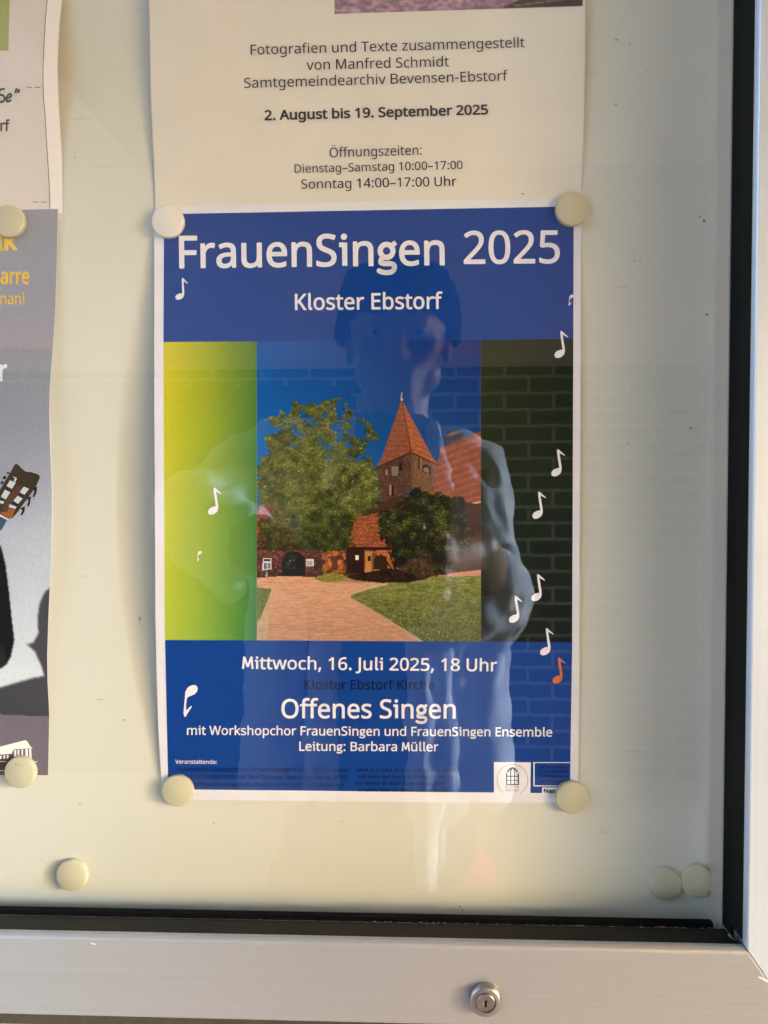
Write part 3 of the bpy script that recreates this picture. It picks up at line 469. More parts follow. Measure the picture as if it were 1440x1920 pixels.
# dirt on the board: flecks and smears where the photograph shows them
M['fleck'] = plain('dark_dirt_fleck', (0.035, 0.03, 0.022), 0.8, 0.2, 0.2, 900); M['smear'] = plain('greyish_smear', (0.40, 0.37, 0.29), 0.7, 0.2, 0.1, 300)
for k, (x_, z_, w_, h_) in enumerate([(-0.1444, 0.1734, 0.00042, 0.00032), (0.1307, 0.1185, 0.00058, 0.00029), (0.1333, 0.1179, 0.00042, 0.00032), (0.1616, 0.1389, 0.00053, 0.00042), (0.1636, 0.1371, 0.00063, 0.00069), (0.1654, 0.0922, 0.00048, 0.00069), (0.1664, 0.0924, 0.00032, 0.00042), (0.1583, 0.0374, 0.00058, 0.00053), (0.1283, 0.0305, 0.00042, 0.00032), (0.1276, 0.0295, 0.00032, 0.00026), (-0.0784, -0.1611, 0.00032, 0.00053), (0.0462, -0.2022, 0.00042, 0.00042), (0.0475, -0.2038, 0.00037, 0.00042), (0.0449, -0.2041, 0.00032, 0.00026), (-0.1680, -0.1813, 0.00034, 0.00026), (-0.1440, -0.0352, 0.00132, 0.00024), (-0.1151, -0.0568, 0.00069, 0.00158), (-0.1355, -0.0983, 0.00238, 0.00026), (-0.1474, -0.1524, 0.00158, 0.00024), (0.1213, 0.2236, 0.00106, 0.00063), (0.1274, 0.2212, 0.00058, 0.00037), (0.1212, 0.1931, 0.00092, 0.00058), (0.1363, 0.2086, 0.00053, 0.00037), (-0.0134, -0.1594, 0.00132, 0.00021), (0.1244, 0.1060, 0.00370, 0.00018), (-0.1241, -0.1086, 0.00079, 0.00053), (0.1172, -0.1616, 0.00037, 0.00048)]):
    n_ = 9; pts = []
    for j in range(n_):
        a_ = 2 * math.pi * j / n_; r_ = random.uniform(0.6, 1.15)
        pts.append((x_ + w_ * r_ * math.cos(a_), -0.00006, z_ + h_ * r_ * math.sin(a_) + 0.25))
    mesh_obj('fleck' if k < 15 else 'smear', pts, [tuple(range(n_))], M['fleck'] if k < 15 else M['smear'], case)
# small wear: scratches on the rail, a curl of old sealant in the corner
M['bright_scratch'] = plain('bright_metal_scratch', (0.85, 0.84, 0.80), 0.4, 0.5, 0.05, 200)
M['old_sealant'] = plain('tan_old_sealant', (0.30, 0.25, 0.13), 0.7, 0.2, 0.2, 600)
for pts in ([(0.1738, -0.2064), (0.1752, -0.2063), (0.1790, -0.2083), (0.1800, -0.2094), (0.1770, -0.2082)], [(-0.1242, -0.1972), (-0.1225, -0.1974), (-0.1206, -0.1981), (-0.1222, -0.1980)],
            ):
    mesh_obj('scratch', [(x_, YF - 0.00008, z_ - CO[2]) for x_, z_ in pts], [tuple(range(len(pts)))], M['bright_scratch'], case)
mesh_obj('sealant_curl', [(x_, -0.0350, z_ - CO[2]) for x_, z_ in [(0.1640, -0.1925), (0.1650, -0.1920), (0.1664, -0.1940), (0.1686, -0.1952), (0.1676, -0.1950), (0.1655, -0.1942)]], [(0, 1, 2, 3, 4, 5)], M['old_sealant'], case)
# ------------------------------------------------------------------ printed sheets
def ray_pts(px, py, h):
    """points of the plane Y = -h seen at the measured picture positions"""
    px = np.asarray(px, float); py = np.asarray(py, float)
    d = np.stack([(px - 720.0) / F, -(py - 960.0) / F, np.ones_like(px)], -1) @ RM      # board axes
    t = (-np.asarray(h) - CAM[1]) / d[..., 2]
    return np.stack([CAM[0] + d[..., 0] * t, -np.asarray(h) + 0.0 * t, CAM[2] + d[..., 1] * t], -1)

class Sheet:
    """a sheet of paper measured from the photograph: outline, and how far it stands off the board (metres)"""
    def __init__(s, L, Rr, T, B, height):
        s.L, s.R, s.T, s.B, s.height = [np.array(a, float) for a in (L, Rr, T, B)] + [height]
    def xl(s, y): return np.interp(y, s.L[:, 1], s.L[:, 0])
    def xr(s, y): return np.interp(y, s.R[:, 1], s.R[:, 0])
    def yt(s, x): return np.interp(x, s.T[:, 0], s.T[:, 1])
    def yb(s, x): return np.interp(x, s.B[:, 0], s.B[:, 1])
    def h(s, px, py):
        a = (px - s.xl(py)) / (s.xr(py) - s.xl(py)); b = (py - s.yt(px)) / (s.yb(px) - s.yt(px))
        return s.height(np.clip(a, 0, 1), np.clip(b, 0, 1))
    def pt(s, px, py, lift=0.0):
        px = np.asarray(px, float); py = np.asarray(py, float)
        return ray_pts(px, py, s.h(px, py) + lift)
    def mesh(s, name, mat, nx=60, ny=90):
        u, v = np.meshgrid(np.linspace(0, 1, nx), np.linspace(0, 1, ny))
        X = s.L[0, 0] + u * (s.R[0, 0] - s.L[0, 0]); Y = s.T[0, 1] + v * (s.B[0, 1] - s.T[0, 1])
        for _ in range(12):
            Y = s.yt(X) + v * (s.yb(X) - s.yt(X)); X = s.xl(Y) + u * (s.xr(Y) - s.xl(Y))
        o = grid_obj(name, s.pt(X, Y), mat)
        md = o.modifiers.new('thickness', 'SOLIDIFY'); md.thickness = 0.00016; md.offset = -1.0
        o.modifiers.new('edges', 'EDGE_SPLIT').split_angle = R(40)
        return o

def grid_obj(name, P, mat, parent=None, colors=None):
    ny, nx = P.shape[:2]
    idx = np.arange(nx * ny).reshape(ny, nx)
    q = np.stack([idx[:-1, :-1], idx[1:, :-1], idx[1:, 1:], idx[:-1, 1:]], -1).reshape(-1, 4)
    me = bpy.data.meshes.new(name)
    me.vertices.add(nx * ny); me.vertices.foreach_set('co', P.reshape(-1).astype(np.float32))
    me.loops.add(q.size); me.loops.foreach_set('vertex_index', q.reshape(-1).astype(np.int32))
    me.polygons.add(len(q)); me.polygons.foreach_set('loop_start', (np.arange(len(q)) * 4).astype(np.int32))
    me.polygons.foreach_set('loop_total', np.full(len(q), 4, np.int32))
    me.update(calc_edges=True); me.validate()
    me.polygons.foreach_set('use_smooth', [True] * len(me.polygons))
    if colors is not None:
        ca = me.color_attributes.new('print', 'FLOAT_COLOR', 'POINT')
        c = np.ones((nx * ny, 4), np.float32); c[:, :3] = colors.reshape(-1, 3)
        ca.data.foreach_set('color', c.reshape(-1))
    return link(name, me, mat, parent)

def patch(sheet, name, q, mat, parent, lift, nx=24, ny=24, colorfn=None):
    """quad of print; q = TL, TR, BR, BL"""
    u, v = np.meshgrid(np.linspace(0, 1, nx), np.linspace(0, 1, ny))
    q = np.array(q, float)
    P = ((1 - u) * (1 - v))[..., None] * q[0] + (u * (1 - v))[..., None] * q[1] + (u * v)[..., None] * q[2] + ((1 - u) * v)[..., None] * q[3]
    col = colorfn(u, v) if colorfn else None
    return grid_obj(name, sheet.pt(P[..., 0], P[..., 1], lift), mat, parent, col)

LOOPS = {c: [[tuple(map(int, p.split(','))) for p in lp.split(' ')] for lp in e.split('/')] if e else [] for c, (a, e) in GLYPHS.items()}

def arc_pts(pts, n=7):
    """smooth open path through points (Catmull-Rom)"""
    p = [pts[0]] + list(pts) + [pts[-1]]; out = []
    for i in range(1, len(p) - 2):
        a, b, c, d = [np.array(q, float) for q in p[i - 1:i + 3]]
        for k in range(n):
            t = k / n
            out.append(0.5 * (2 * b + (c - a) * t + (2 * a - 5 * b + 4 * c - d) * t * t + (3 * b - a - 3 * c + d) * t ** 3))
    out.append(np.array(pts[-1], float)); return [tuple(q) for q in out]
def ell(cx, cy, rx_, ry_, n=28):
    return [(cx + rx_ * math.cos(2 * math.pi * i / n), cy + ry_ * math.sin(2 * math.pi * i / n)) for i in range(n + 1)]
# pen-drawn letters of the poster face: (advance, [(path, extra half width)]), dots
PEN = {
    'g': (505, [(ell(247, 327, 150, 150), 0), ([(345, 425), (468, 520)], -6),
                (arc_pts([(165, 190), (112, 120), (112, 62), (185, 38), (330, 36), (418, 2), (430, -62), (395, -130), (325, -163), (215, -168), (125, -150), (58, -122)]), -3)], []),
    'i': (288, [([(160, 0), (160, 528)], 0), ([(30, 480), (160, 480)], -8)], [(148, 665)]),
    'l': (298, [(arc_pts([(148, 745), (148, 400), (148, 120), (165, 60), (235, 38)]), 0)], []),
    'M': (712, [([(92, -2), (158, 718)], 0), ([(160, 690), (356, 120)], -4), ([(356, 120), (552, 690)], -4), ([(554, 718), (622, -2)], 0)], []),
}
def stroke(path, hw, levels):
    """[(polygon, level)] covering an open path with a constant pen"""
    out = []
    for i, (a, b) in enumerate(zip(path, path[1:])):
        a = np.array(a, float); b = np.array(b, float); d = b - a; L = np.hypot(*d)
        if L < 1e-6: continue
        n = np.array([-d[1], d[0]]) / L * hw
        out.append(([tuple(a - n), tuple(b - n), tuple(b + n), tuple(a + n)], levels + i % 4))
        if i:
            k = 10
            out.append(([(a[0] + hw * math.cos(2 * math.pi * j / k), a[1] + hw * math.sin(2 * math.pi * j / k)) for j in range(k)], levels + 4 + i % 4))
    return out

def islands(loops):
    """group outlines: each outer one with the holes inside it"""
    ar = [0.5 * sum(a[0] * b[1] - b[0] * a[1] for a, b in zip(lp, lp[1:] + lp[:1])) for lp in loops]
    big = max(range(len(loops)), key=lambda i: abs(ar[i])); sg = ar[big] > 0
    outer = [i for i in range(len(loops)) if (ar[i] > 0) == sg]; out = {i: [i] for i in outer}
    for i in range(len(loops)):
        if i in out: continue
        x, y = loops[i][0]
        for o in outer:
            c = False; lp = loops[o]
            for (xa, ya), (xb, yb) in zip(lp, lp[1:] + lp[:1]):
                if (ya > y) != (yb > y) and x < (xb - xa) * (y - ya) / (yb - ya) + xa: c = not c
            if c: out[o].append(i); break
    return list(out.values())

def text(sheet, name, body, p0, p1, cap, mat, parent, weight=0.0, pen=False, lift=0.00022, slant=0.0, track=0.0):
    """one printed line from p0 to p1 (baseline ends), cap height in the same measure"""
    k = cap / 714.0
    polys = []; x = 0.0; first = None; last = 0.0
    for ch in body:
        if pen and ch in PEN:
            adv, strokes, dots = PEN[ch]
            hw = 45 + weight
            for path, ex in strokes:
                for pl, lv in stroke(path, hw + ex, 1): polys.append(([[(px_ + x, py_) for px_, py_ in pl]], lv))
                xs = [q[0] for q in path]; first = x + min(xs) - hw if first is None else first; last = max(last, x + max(xs) + hw)
            for cx, cy in dots:
                polys.append(([[(px_ + x, py_) for px_, py_ in ell(cx, cy, hw * 1.2, hw * 1.2, 20)[:-1]]], 1))
        else:
            adv = GLYPHS[ch][0]; lps = LOOPS[ch]
            if lps:
                polys.append(([[(a + x, b) for a, b in lp] for lp in lps], 0))
                xs = [a for lp in lps for a, b in lp]
                first = x + min(xs) - weight if first is None else first; last = max(last, x + max(xs) + weight)
                if weight > 0:
                    for lp in lps:
                        cl = [(a + x, b) for a, b in lp]; cl = cl + [cl[0], cl[1]]
                        for pl, lv in stroke(cl, weight, 1): polys.append(([pl], lv))
        x += adv + track
    p0 = np.array(p0, float); p1 = np.array(p1, float)
    ux = (p1 - p0) / (last - first)                     # one font unit along the line
    dirn = (p1 - p0) / np.hypot(*(p1 - p0)); uy = np.array([dirn[1], -dirn[0]]) * k
    verts, faces = [], []
    for loops, lv in polys:
        flat = [q for lp in loops for q in lp]
        a = np.array(flat); P = p0 + (a[:, :1] - first + slant * a[:, 1:]) * ux + a[:, 1:] * uy
        base = len(verts)
        verts += list(sheet.pt(P[:, 0], P[:, 1], lift + lv * 5e-6))
        if len(loops) == 1 and lv > 0:
            faces.append(tuple(range(base, base + len(flat))))
        else:
            off = np.cumsum([0] + [len(lp) for lp in loops])
            for grp in islands(loops):
                ids = [off[j] + i for j in grp for i in range(len(loops[j]))]
                for t in tessellate_polygon([[Vector((a_, b_, 0)) for a_, b_ in loops[j]] for j in grp]):
                    faces.append(tuple(base + int(ids[i]) for i in t))
    o = mesh_obj(name, verts, faces, mat, parent)
    face_viewer(o); return o

def face_viewer(o):
    me = o.data; n = np.zeros(len(me.polygons) * 3, np.float32); me.polygons.foreach_get('normal', n)
    flip = n.reshape(-1, 3)[:, 1] > 0
    if flip.any():
        bm = bmesh.new(); bm.from_mesh(me); bm.faces.ensure_lookup_table()
        bmesh.ops.reverse_faces(bm, faces=[bm.faces[i] for i in np.nonzero(flip)[0]]); bm.to_mesh(me); bm.free()

def shape(sheet, name, polys, mat, parent, lift=0.00026):
    """flat printed shape(s): a list of outlines"""
    verts, faces = [], []
    for j, pl in enumerate(polys):
        a = np.array(pl, float); base = len(verts)
        verts += list(sheet.pt(a[:, 0], a[:, 1], lift + (j % 5) * 6e-6))
        todo = [[tuple(map(float, pl[i])) for i in t] for t in tessellate_polygon([[Vector((p[0], p[1], 0)) for p in pl]])]
        fine = []
        while todo:                         # small enough facets to follow the curl of the sheet
            t = todo.pop(); e = [math.dist(t[i], t[(i + 1) % 3]) for i in range(3)]; i = e.index(max(e))
            if e[i] <= 7.0: fine.append(t); continue
            mid = tuple((p + q) / 2 for p, q in zip(t[i], t[(i + 1) % 3])); c_ = t[(i + 2) % 3]
            todo += [[t[i], mid, c_], [mid, t[(i + 1) % 3], c_]]
        verts = verts[:base]; a = np.array([p for t in fine for p in t])
        verts += list(sheet.pt(a[:, 0], a[:, 1], lift + (j % 5) * 6e-6)); faces += [(base + 3 * i, base + 3 * i + 1, base + 3 * i + 2) for i in range(len(fine))]
    o = mesh_obj(name, verts, faces, mat, parent); face_viewer(o)
    bm = bmesh.new(); bm.from_mesh(o.data); bmesh.ops.remove_doubles(bm, verts=bm.verts, dist=1e-6); bm.to_mesh(o.data); bm.free(); return o

def shapes(sheet, name, polys, mat, parent, lift=0.00026):
    for pl in polys: shape(sheet, name, [pl], mat, parent, lift)

def rect(x0, y0, x1, y1): return [(x0, y0), (x1, y0), (x1, y1), (x0, y1)]
def seg(a, b, w):
    a = np.array(a, float); b = np.array(b, float); d = b - a; n = np.array([-d[1], d[0]]) / np.hypot(*d) * w / 2
    return [tuple(a - n), tuple(b - n), tuple(b + n), tuple(a + n)]

# ------------------------------------------------------------------ a little print shop: pictures as ink per point
class Canvas:
    def __init__(s, x0, y0, x1, y1, nx, ny):
        s.x, s.y = np.meshgrid(np.linspace(x0, x1, nx), np.linspace(y0, y1, ny)); s.a = np.zeros((ny, nx, 3))
        s.x0, s.y0, s.dx, s.dy, s.nx, s.ny = x0, y0, (x1 - x0) / (nx - 1), (y1 - y0) / (ny - 1), nx, ny
        s.nz = {}
    def noise(s, sx, sy=None, seed=0):
        """smooth value noise with cells of sx by sy"""
        sy = sy or sx
        r = np.random.default_rng(seed); gx = (s.x - s.x0) / sx; gy = (s.y - s.y0) / sy
        t = r.random((int(gy.max()) + 3, int(gx.max()) + 3)); i = gy.astype(int); j = gx.astype(int); fy = gy - i; fx = gx - j
        fx = fx * fx * (3 - 2 * fx); fy = fy * fy * (3 - 2 * fy)
        return (t[i, j] * (1 - fx) + t[i, j + 1] * fx) * (1 - fy) + (t[i + 1, j] * (1 - fx) + t[i + 1, j + 1] * fx) * fy
    def inside(s, poly, rag=0.0, cell=24, seed=77):
        m = np.zeros(s.x.shape, bool); n = len(poly); SX, SY = s.x, s.y
        if rag:
            SX = SX + rag * (s.noise(cell, cell, seed) - .5) + rag * .7 * (s.noise(cell * .4, cell * .4, seed + 1) - .5)
            SY = SY + rag * (s.noise(cell, cell, seed + 2) - .5) + rag * .7 * (s.noise(cell * .4, cell * .4, seed + 3) - .5)
        for i in range(n):
            (xa, ya), (xb, yb) = poly[i], poly[(i + 1) % n]
            if ya == yb: continue
            c = ((ya > SY) != (yb > SY)) & (SX < (xb - xa) * (SY - ya) / (yb - ya) + xa); m ^= c
        return m
    def put(s, mask, col):
        mask = np.clip(mask.astype(float), 0, 1)[..., None]; s.a = s.a * (1 - mask) + np.asarray(col, float) * mask
    def poly(s, pts, col): s.put(s.inside(pts), col)
    def var(s, mask, f): s.a = np.where(mask[..., None], s.a * f[..., None], s.a)
    def dabs(s, pts, rad, cols, asp=1.0, ang=0.0):
        for (px_, py_), r_, c in zip(pts, rad, cols):
            j0, j1 = int((px_ - r_ * 1.5 - s.x0) / s.dx), int((px_ + r_ * 1.5 - s.x0) / s.dx) + 2
            i0, i1 = int((py_ - r_ * 1.5 - s.y0) / s.dy), int((py_ + r_ * 1.5 - s.y0) / s.dy) + 2
            j0, i0 = max(j0, 0), max(i0, 0)
            if j1 <= j0 or i1 <= i0 or j0 >= s.nx or i0 >= s.ny: continue
            X = s.x[i0:i1, j0:j1] - px_; Y = s.y[i0:i1, j0:j1] - py_
            if ang: X, Y = X * math.cos(ang) + Y * math.sin(ang), -X * math.sin(ang) + Y * math.cos(ang)
            m = np.clip(1.6 * (1 - np.sqrt((X / r_) ** 2 + (Y * asp / r_) ** 2)), 0, 1)[..., None]
            s.a[i0:i1, j0:j1] = s.a[i0:i1, j0:j1] * (1 - m) + np.asarray(c, float) * m
    def ink(s, k=PAPER_K, sub=0.008): return np.clip(lin(np.clip(s.a, 0, 255)) * k - sub, 0.003, 0.9)
    def to_sheet(s, sheet, name, mat, parent, lift, warp=None):
        X, Y = (s.x, s.y) if warp is None else warp(s.x, s.y)
        return grid_obj(name, sheet.pt(X, Y, lift), mat, parent, s.ink())

def church_picture(c):
    """courtyard of a brick church; working coordinates are those of an enlarged crop (38..1410 by 10..1835)"""
    r = np.random.default_rng(3)
    X, Y = c.x, c.y
    g1 = c.noise(260, 200, 1); n2 = c.noise(40, 40, 2); n3 = c.noise(9, 9, 4); n4 = c.noise(5, 5, 5)
    t = np.clip((Y - 10) / 1000, 0, 1); s = np.clip((X - 40) / 1370, 0, 1)
    sky_ = np.stack([22 + 12 * t - 8 * s, 82 + 24 * t - 34 * s, 164 + 16 * t - 46 * s], -1)
    c.a[:] = sky_ * (0.96 + 0.08 * g1[..., None])
    soft = lambda f, lo, hi: lo + (hi - lo) * f
    # nave roof, its wall and the chimney-like stork platform
    roof = [(1165, 655), (1412, 556), (1412, 1000), (1300, 1022), (1105, 945)]
    m = c.inside(roof); c.put(m, (148, 84, 60))
    rows = 0.92 + 0.08 * np.sin((Y + 0.36 * X) / 7.0) ; c.var(m, rows * soft(n3, 0.9, 1.1) * soft(n2, 0.95, 1.05))
    c.poly([(1165, 655), (1412, 556), (1412, 564), (1163, 664)], (92, 50, 38))
    c.poly([(1172, 600), (1262, 551), (1316, 566), (1298, 590), (1205, 626)], (64, 54, 54)); c.poly([(1180, 597), (1264, 556), (1310, 567), (1240, 585)], (104, 96, 92))
    for q in ((1214, 622), (1250, 604), (1282, 592)): c.poly(rect(q[0], q[1], q[0] + 6, q[1] + 30), (44, 34, 34))
    m = c.inside([(1290, 1015), (1412, 985), (1412, 1408), (1240, 1400), (1240, 1080)]); c.put(m, (92, 56, 46)); c.var(m, soft(n3, 0.85, 1.12))
    c.poly([(1298, 1008), (1412, 984), (1412, 994), (1298, 1022)], (206, 172, 140)); c.poly([(1298, 1022), (1412, 996), (1412, 1012), (1298, 1036)], (60, 36, 32))
    c.poly([(1388, 1075), (1404, 1070), (1406, 1116), (1392, 1110)], (170, 160, 160)); c.poly([(1365, 1060), (1376, 1056), (1376, 1150), (1365, 1150)], (70, 40, 34))
    m = c.inside([(1240, 1268), (1318, 1262), (1334, 1400), (1246, 1400)]); c.put(m, (150, 80, 50)); c.var(m, soft(n3, 0.85, 1.1))
    c.poly([(1290, 1275), (1312, 1268), (1330, 1400), (1308, 1400)], (196, 118, 72)); c.poly([(1345, 1290), (1366, 1288), (1368, 1400), (1345, 1400)], (52, 32, 28))
    # tower
    lf = [(780, 772), (986, 690), (998, 905), (900, 960), (880, 1010), (798, 1052)]
    m = c.inside(lf); c.put(m, (88, 63, 53)); bricks = 0.9 + 0.16 * (np.sin(Y / 3.4) * np.sin((X + 9 * np.floor(Y / 11)) / 4.2) > 0.25); c.var(m, bricks * soft(n3, 0.82, 1.15) * soft(n2, 0.9, 1.1))
    rf = [(986, 690), (1142, 765), (1104, 945), (1000, 930), (998, 905)]
    m = c.inside(rf); c.put(m, (120, 90, 70)); c.var(m, bricks * soft(n3, 0.85, 1.12))
    c.poly(rect(984, 692, 1001, 905), (104, 74, 58))
    c.poly(rect(856, 772, 908, 836), (60, 50, 48))
    lat = c.inside(rect(860, 775, 904, 832)); c.put(lat & ((np.sin((X + Y) / 3.0) > 0.1) ^ (np.sin((X - Y) / 3.3) > 0.2)), (150, 146, 140))
    c.poly(rect(908, 752, 930, 800), (36, 26, 26)); c.poly(rect(826, 792, 838, 830), (150, 122, 104)); c.poly(rect(850, 888, 860, 950), (150, 124, 106)); c.poly(rect(862, 892, 876, 954), (40, 28, 28))
    c.poly(rect(866, 972, 878, 1020), (44, 30, 28)); c.poly(rect(1026, 728, 1040, 792), (62, 42, 36)); c.poly(rect(1040, 732, 1045, 792), (160, 124, 92))
    c.poly([(1048, 790), (1056, 768), (1080, 762), (1100, 780), (1106, 822), (1060, 812)], (50, 34, 34)); c.poly([(1056, 786), (1082, 778), (1096, 800), (1092, 816), (1062, 808)], (128, 112, 120))
    # spire
    m = c.inside([(926, 372), (982, 686), (768, 779), (800, 730)]); c.put(m, (138, 84, 62)); c.var(m, soft(n3, 0.88, 1.1) * (0.95 + 0.06 * np.sin(Y / 5.0)))
    m = c.inside([(926, 372), (1110, 712), (1148, 764), (982, 686)]); c.put(m, (166, 98, 66)); c.var(m, soft(n3, 0.88, 1.1) * (0.95 + 0.06 * np.sin((Y - .4 * X) / 5.0)))
    c.poly([(924, 372), (930, 372), (988, 686), (978, 688)], (112, 54, 40))
    c.poly([(768, 779), (982, 686), (1148, 764), (1146, 770), (984, 696), (772, 784)], (58, 36, 34))
    c.poly([(924, 326), (928, 326), (928, 345), (933, 352), (930, 378), (922, 378), (919, 352), (924, 345)], (200, 196, 196)); c.poly(rect(924, 350, 932, 360), (40, 40, 46))
    # low ranges of the monastery
    c.poly([(600, 1060), (790, 1000), (1000, 920), (1412, 1010), (1412, 1450), (36, 1460), (36, 1280), (600, 1280)], (70, 46, 36)); c.poly(rect(30, 1440, 1420, 1845), (150, 112, 90))
    m = c.inside([(36, 1016), (150, 1014), (215, 1150), (400, 1268), (36, 1272)]); c.put(m, (148, 78, 58)); c.var(m, soft(n3, 0.72, 1.2) * soft(n2, 0.8, 1.1))
    m = c.inside(rect(36, 1272, 440, 1452)); c.put(m, (96, 52, 44)); c.var(m, soft(n3, 0.6, 1.3) * soft(n2, 0.7, 1.25))
    m = c.inside([(640, 1085), (820, 1050), (830, 1276), (600, 1276)]); c.put(m, (150, 84, 58)); c.var(m, soft(n3, 0.78, 1.15) * (0.95 + .06 * np.sin(Y / 4.0)))
    m = c.inside(rect(440, 1276, 900, 1420)); c.put(m, (166, 100, 58)); c.var(m, soft(n3, 0.6, 1.25) * soft(n2, 0.75, 1.2))
    blot = (c.noise(34, 30, 11) > 0.52) & c.inside(rect(440, 1276, 585, 1420)); c.put(blot * 0.75, (62, 34, 26))
    c.poly(rect(36, 1264, 860, 1283), (44, 28, 26))
    c.poly(rect(582, 1284, 698, 1424), (44, 30, 28)); c.poly(rect(642, 1314, 660, 1344), (232, 220, 214)); c.poly(rect(612, 1300, 616, 1420), (58, 42, 36))
    c.poly(rect(704, 1290, 752, 1416), (176, 128, 76)); c.poly(rect(718, 1318, 734, 1350), (36, 24, 22)); c.poly(rect(738, 1300, 752, 1416), (122, 82, 50))
    c.poly([(752, 1400), (752, 1340), (766, 1318), (800, 1312), (834, 1324), (840, 1400)], (52, 36, 30))
    c.poly([(192, 1446), (196, 1350), (212, 1308), (250, 1290), (300, 1296), (330, 1330), (336, 1446)], (14, 26, 26))
    gd = (c.noise(16, 14, 12) > 0.55) & c.inside([(210, 1400), (214, 1330), (260, 1300), (278, 1320), (278, 1400)]); c.put(gd * 0.6, (24, 62, 54))
    c.dabs([(240, 1352), (262, 1346), (230, 1368)], [7, 6, 5], [(150, 128, 44)] * 3)
    c.poly(rect(338, 1338, 384, 1382), (206, 206, 214)); c.poly(rect(344, 1352, 378, 1376), (150, 152, 160))
    c.poly([(70, 1408), (76, 1334), (126, 1334), (126, 1400)], (226, 224, 232)); c.poly(rect(80, 1340, 122, 1356), (60, 56, 76)); c.poly(rect(80, 1362, 98, 1402), (90, 96, 130)); c.poly(rect(104, 1362, 122, 1398), (110, 114, 140))
    c.poly(rect(36, 1412, 190, 1452), (60, 40, 38)); c.var(c.inside(rect(36, 1412, 190, 1452)), soft(n3, 0.6, 1.5)); c.poly([(92, 1450), (94, 1418), (104, 1418), (104, 1450)], (170, 150, 150))
    # ground
    m = c.inside([(36, 1456), (190, 1444), (400, 1448), (560, 1476), (850, 1484), (612, 1556), (606, 1580), (800, 1690), (1060, 1840), (36, 1840)])
    c.put(m, (188, 143, 120)); tt = np.clip((Y - 1450) / 390, 0, 1)
    streak = c.noise(42, 5, 21) * 0.6 + c.noise(14, 4, 22) * 0.4; c.var(m, (0.86 + 0.26 * streak) * (1.06 - 0.12 * tt))
    m = m & (np.sin(Y / (2.2 + 2.5 * tt)) > 0.55) & (n3 > 0.35); c.var(m, np.full_like(X, 0.93))
    c.poly([(36, 1512), (128, 1522), (104, 1590), (60, 1700), (36, 1720)], (92, 106, 46)); c.var(c.inside([(36, 1512), (128, 1522), (60, 1700), (36, 1720)]), soft(n4, 0.7, 1.3))
    m = c.inside([(128, 1522), (138, 1530), (118, 1640), (100, 1840), (36, 1840), (36, 1716), (60, 1700), (104, 1590)]); c.put(m * 0.65, (176, 160, 134)); c.var(m, soft(n4, 0.85, 1.12))
    c.poly([(1110, 1442), (1240, 1420), (1412, 1400), (1412, 1440)], (188, 134, 108))
    law = [(606, 1566), (640, 1545), (850, 1484), (1150, 1442), (1412, 1436), (1412, 1840), (1060, 1840), (806, 1682)]
    m = c.inside(law); c.put(m, (106, 112, 60)); f = np.clip((Y - 1450) / 380, 0, 1)
    c.var(m, (1.12 - 0.38 * f) * (0.62 + 0.4 * c.noise(30, 10, 31) + 0.36 * c.noise(7, 4, 32)))
    pts = np.column_stack([r.uniform(640, 1405, 3800), 1450 + 385 * r.random(3800) ** 0.8]); keep = [p for p in pts if True]
    inl = lambda p: c.inside(law)[min(max(int((p[1] - c.y0) / c.dy), 0), c.ny - 1), min(max(int((p[0] - c.x0) / c.dx), 0), c.nx - 1)]
    mk = c.inside(law); ok = lambda p, mm: mm[min(max(int((p[1] - c.y0) / c.dy), 0), c.ny - 1), min(max(int((p[0] - c.x0) / c.dx), 0), c.nx - 1)]
    keep = [p for p in keep if ok(p, mk)]
    fol = [np.array((70, 78, 40)) + (np.array((140, 144, 84)) - np.array((70, 78, 40))) * r.random() ** 1.5 for _ in keep]
    c.dabs(keep, [2.5 + 3.5 * (p[1] - 1440) / 400 for p in keep], fol, 1.0)
    dz = [p for p in np.column_stack([r.uniform(820, 1405, 190), r.uniform(1540, 1830, 190)]) if ok(p, mk)]
    c.dabs(dz, [3.2] * len(dz), [(170, 174, 150)] * len(dz))
    edge = [(1056, 1840), (930, 1762), (806, 1686), (700, 1625), (606, 1576), (612, 1552), (700, 1520), (840, 1488)]
    for a, b in zip(edge, edge[1:]): c.put(c.inside(seg(a, b, 13)) * 0.55, (186, 168, 140))
    # shade and island of grass under the trees
    c.poly([(580, 1446), (700, 1420), (850, 1392), (1000, 1420), (1110, 1440), (1060, 1462), (960, 1480), (800, 1482), (640, 1466)], (42, 30, 28)); c.var(c.inside([(580, 1446), (850, 1392), (1110, 1440), (960, 1480), (800, 1482)]), soft(n3, 0.7, 1.4))
    c.poly([(386, 1456), (430, 1430), (500, 1422), (560, 1430), (590, 1456), (540, 1482), (440, 1480)], (124, 120, 50)); c.var(c.inside([(386, 1456), (430, 1430), (560, 1430), (590, 1456), (540, 1482), (440, 1480)]), soft(c.noise(12, 3, 41), 0.75, 1.25))
    # big lime tree
    crown = [(36, 1010), (36, 770), (78, 730), (120, 690), (84, 640), (84, 598), (150, 580), (190, 560), (170, 520), (104, 490), (110, 468), (180, 450), (236, 480), (250, 390), (270, 380), (318, 398), (372, 392), (400, 384), (432, 410),
             (470, 372), (520, 358), (560, 392), (604, 420), (640, 474), (700, 486), (752, 482), (742, 540), (782, 604), (712, 612), (694, 660), (680, 710), (744, 740), (778, 800), (796, 880), (792, 990), (730, 1050), (660, 1066), (632, 1120), (600, 1200), (640, 1272),
             (440, 1300), (300, 1284), (190, 1270), (60, 1268), (36, 1260), (36, 1110), (130, 1070), (150, 1020)]
    mk = c.inside(crown, 46, 40)
    den = c.noise(46, 40, 52); fine = c.noise(15, 13, 57)
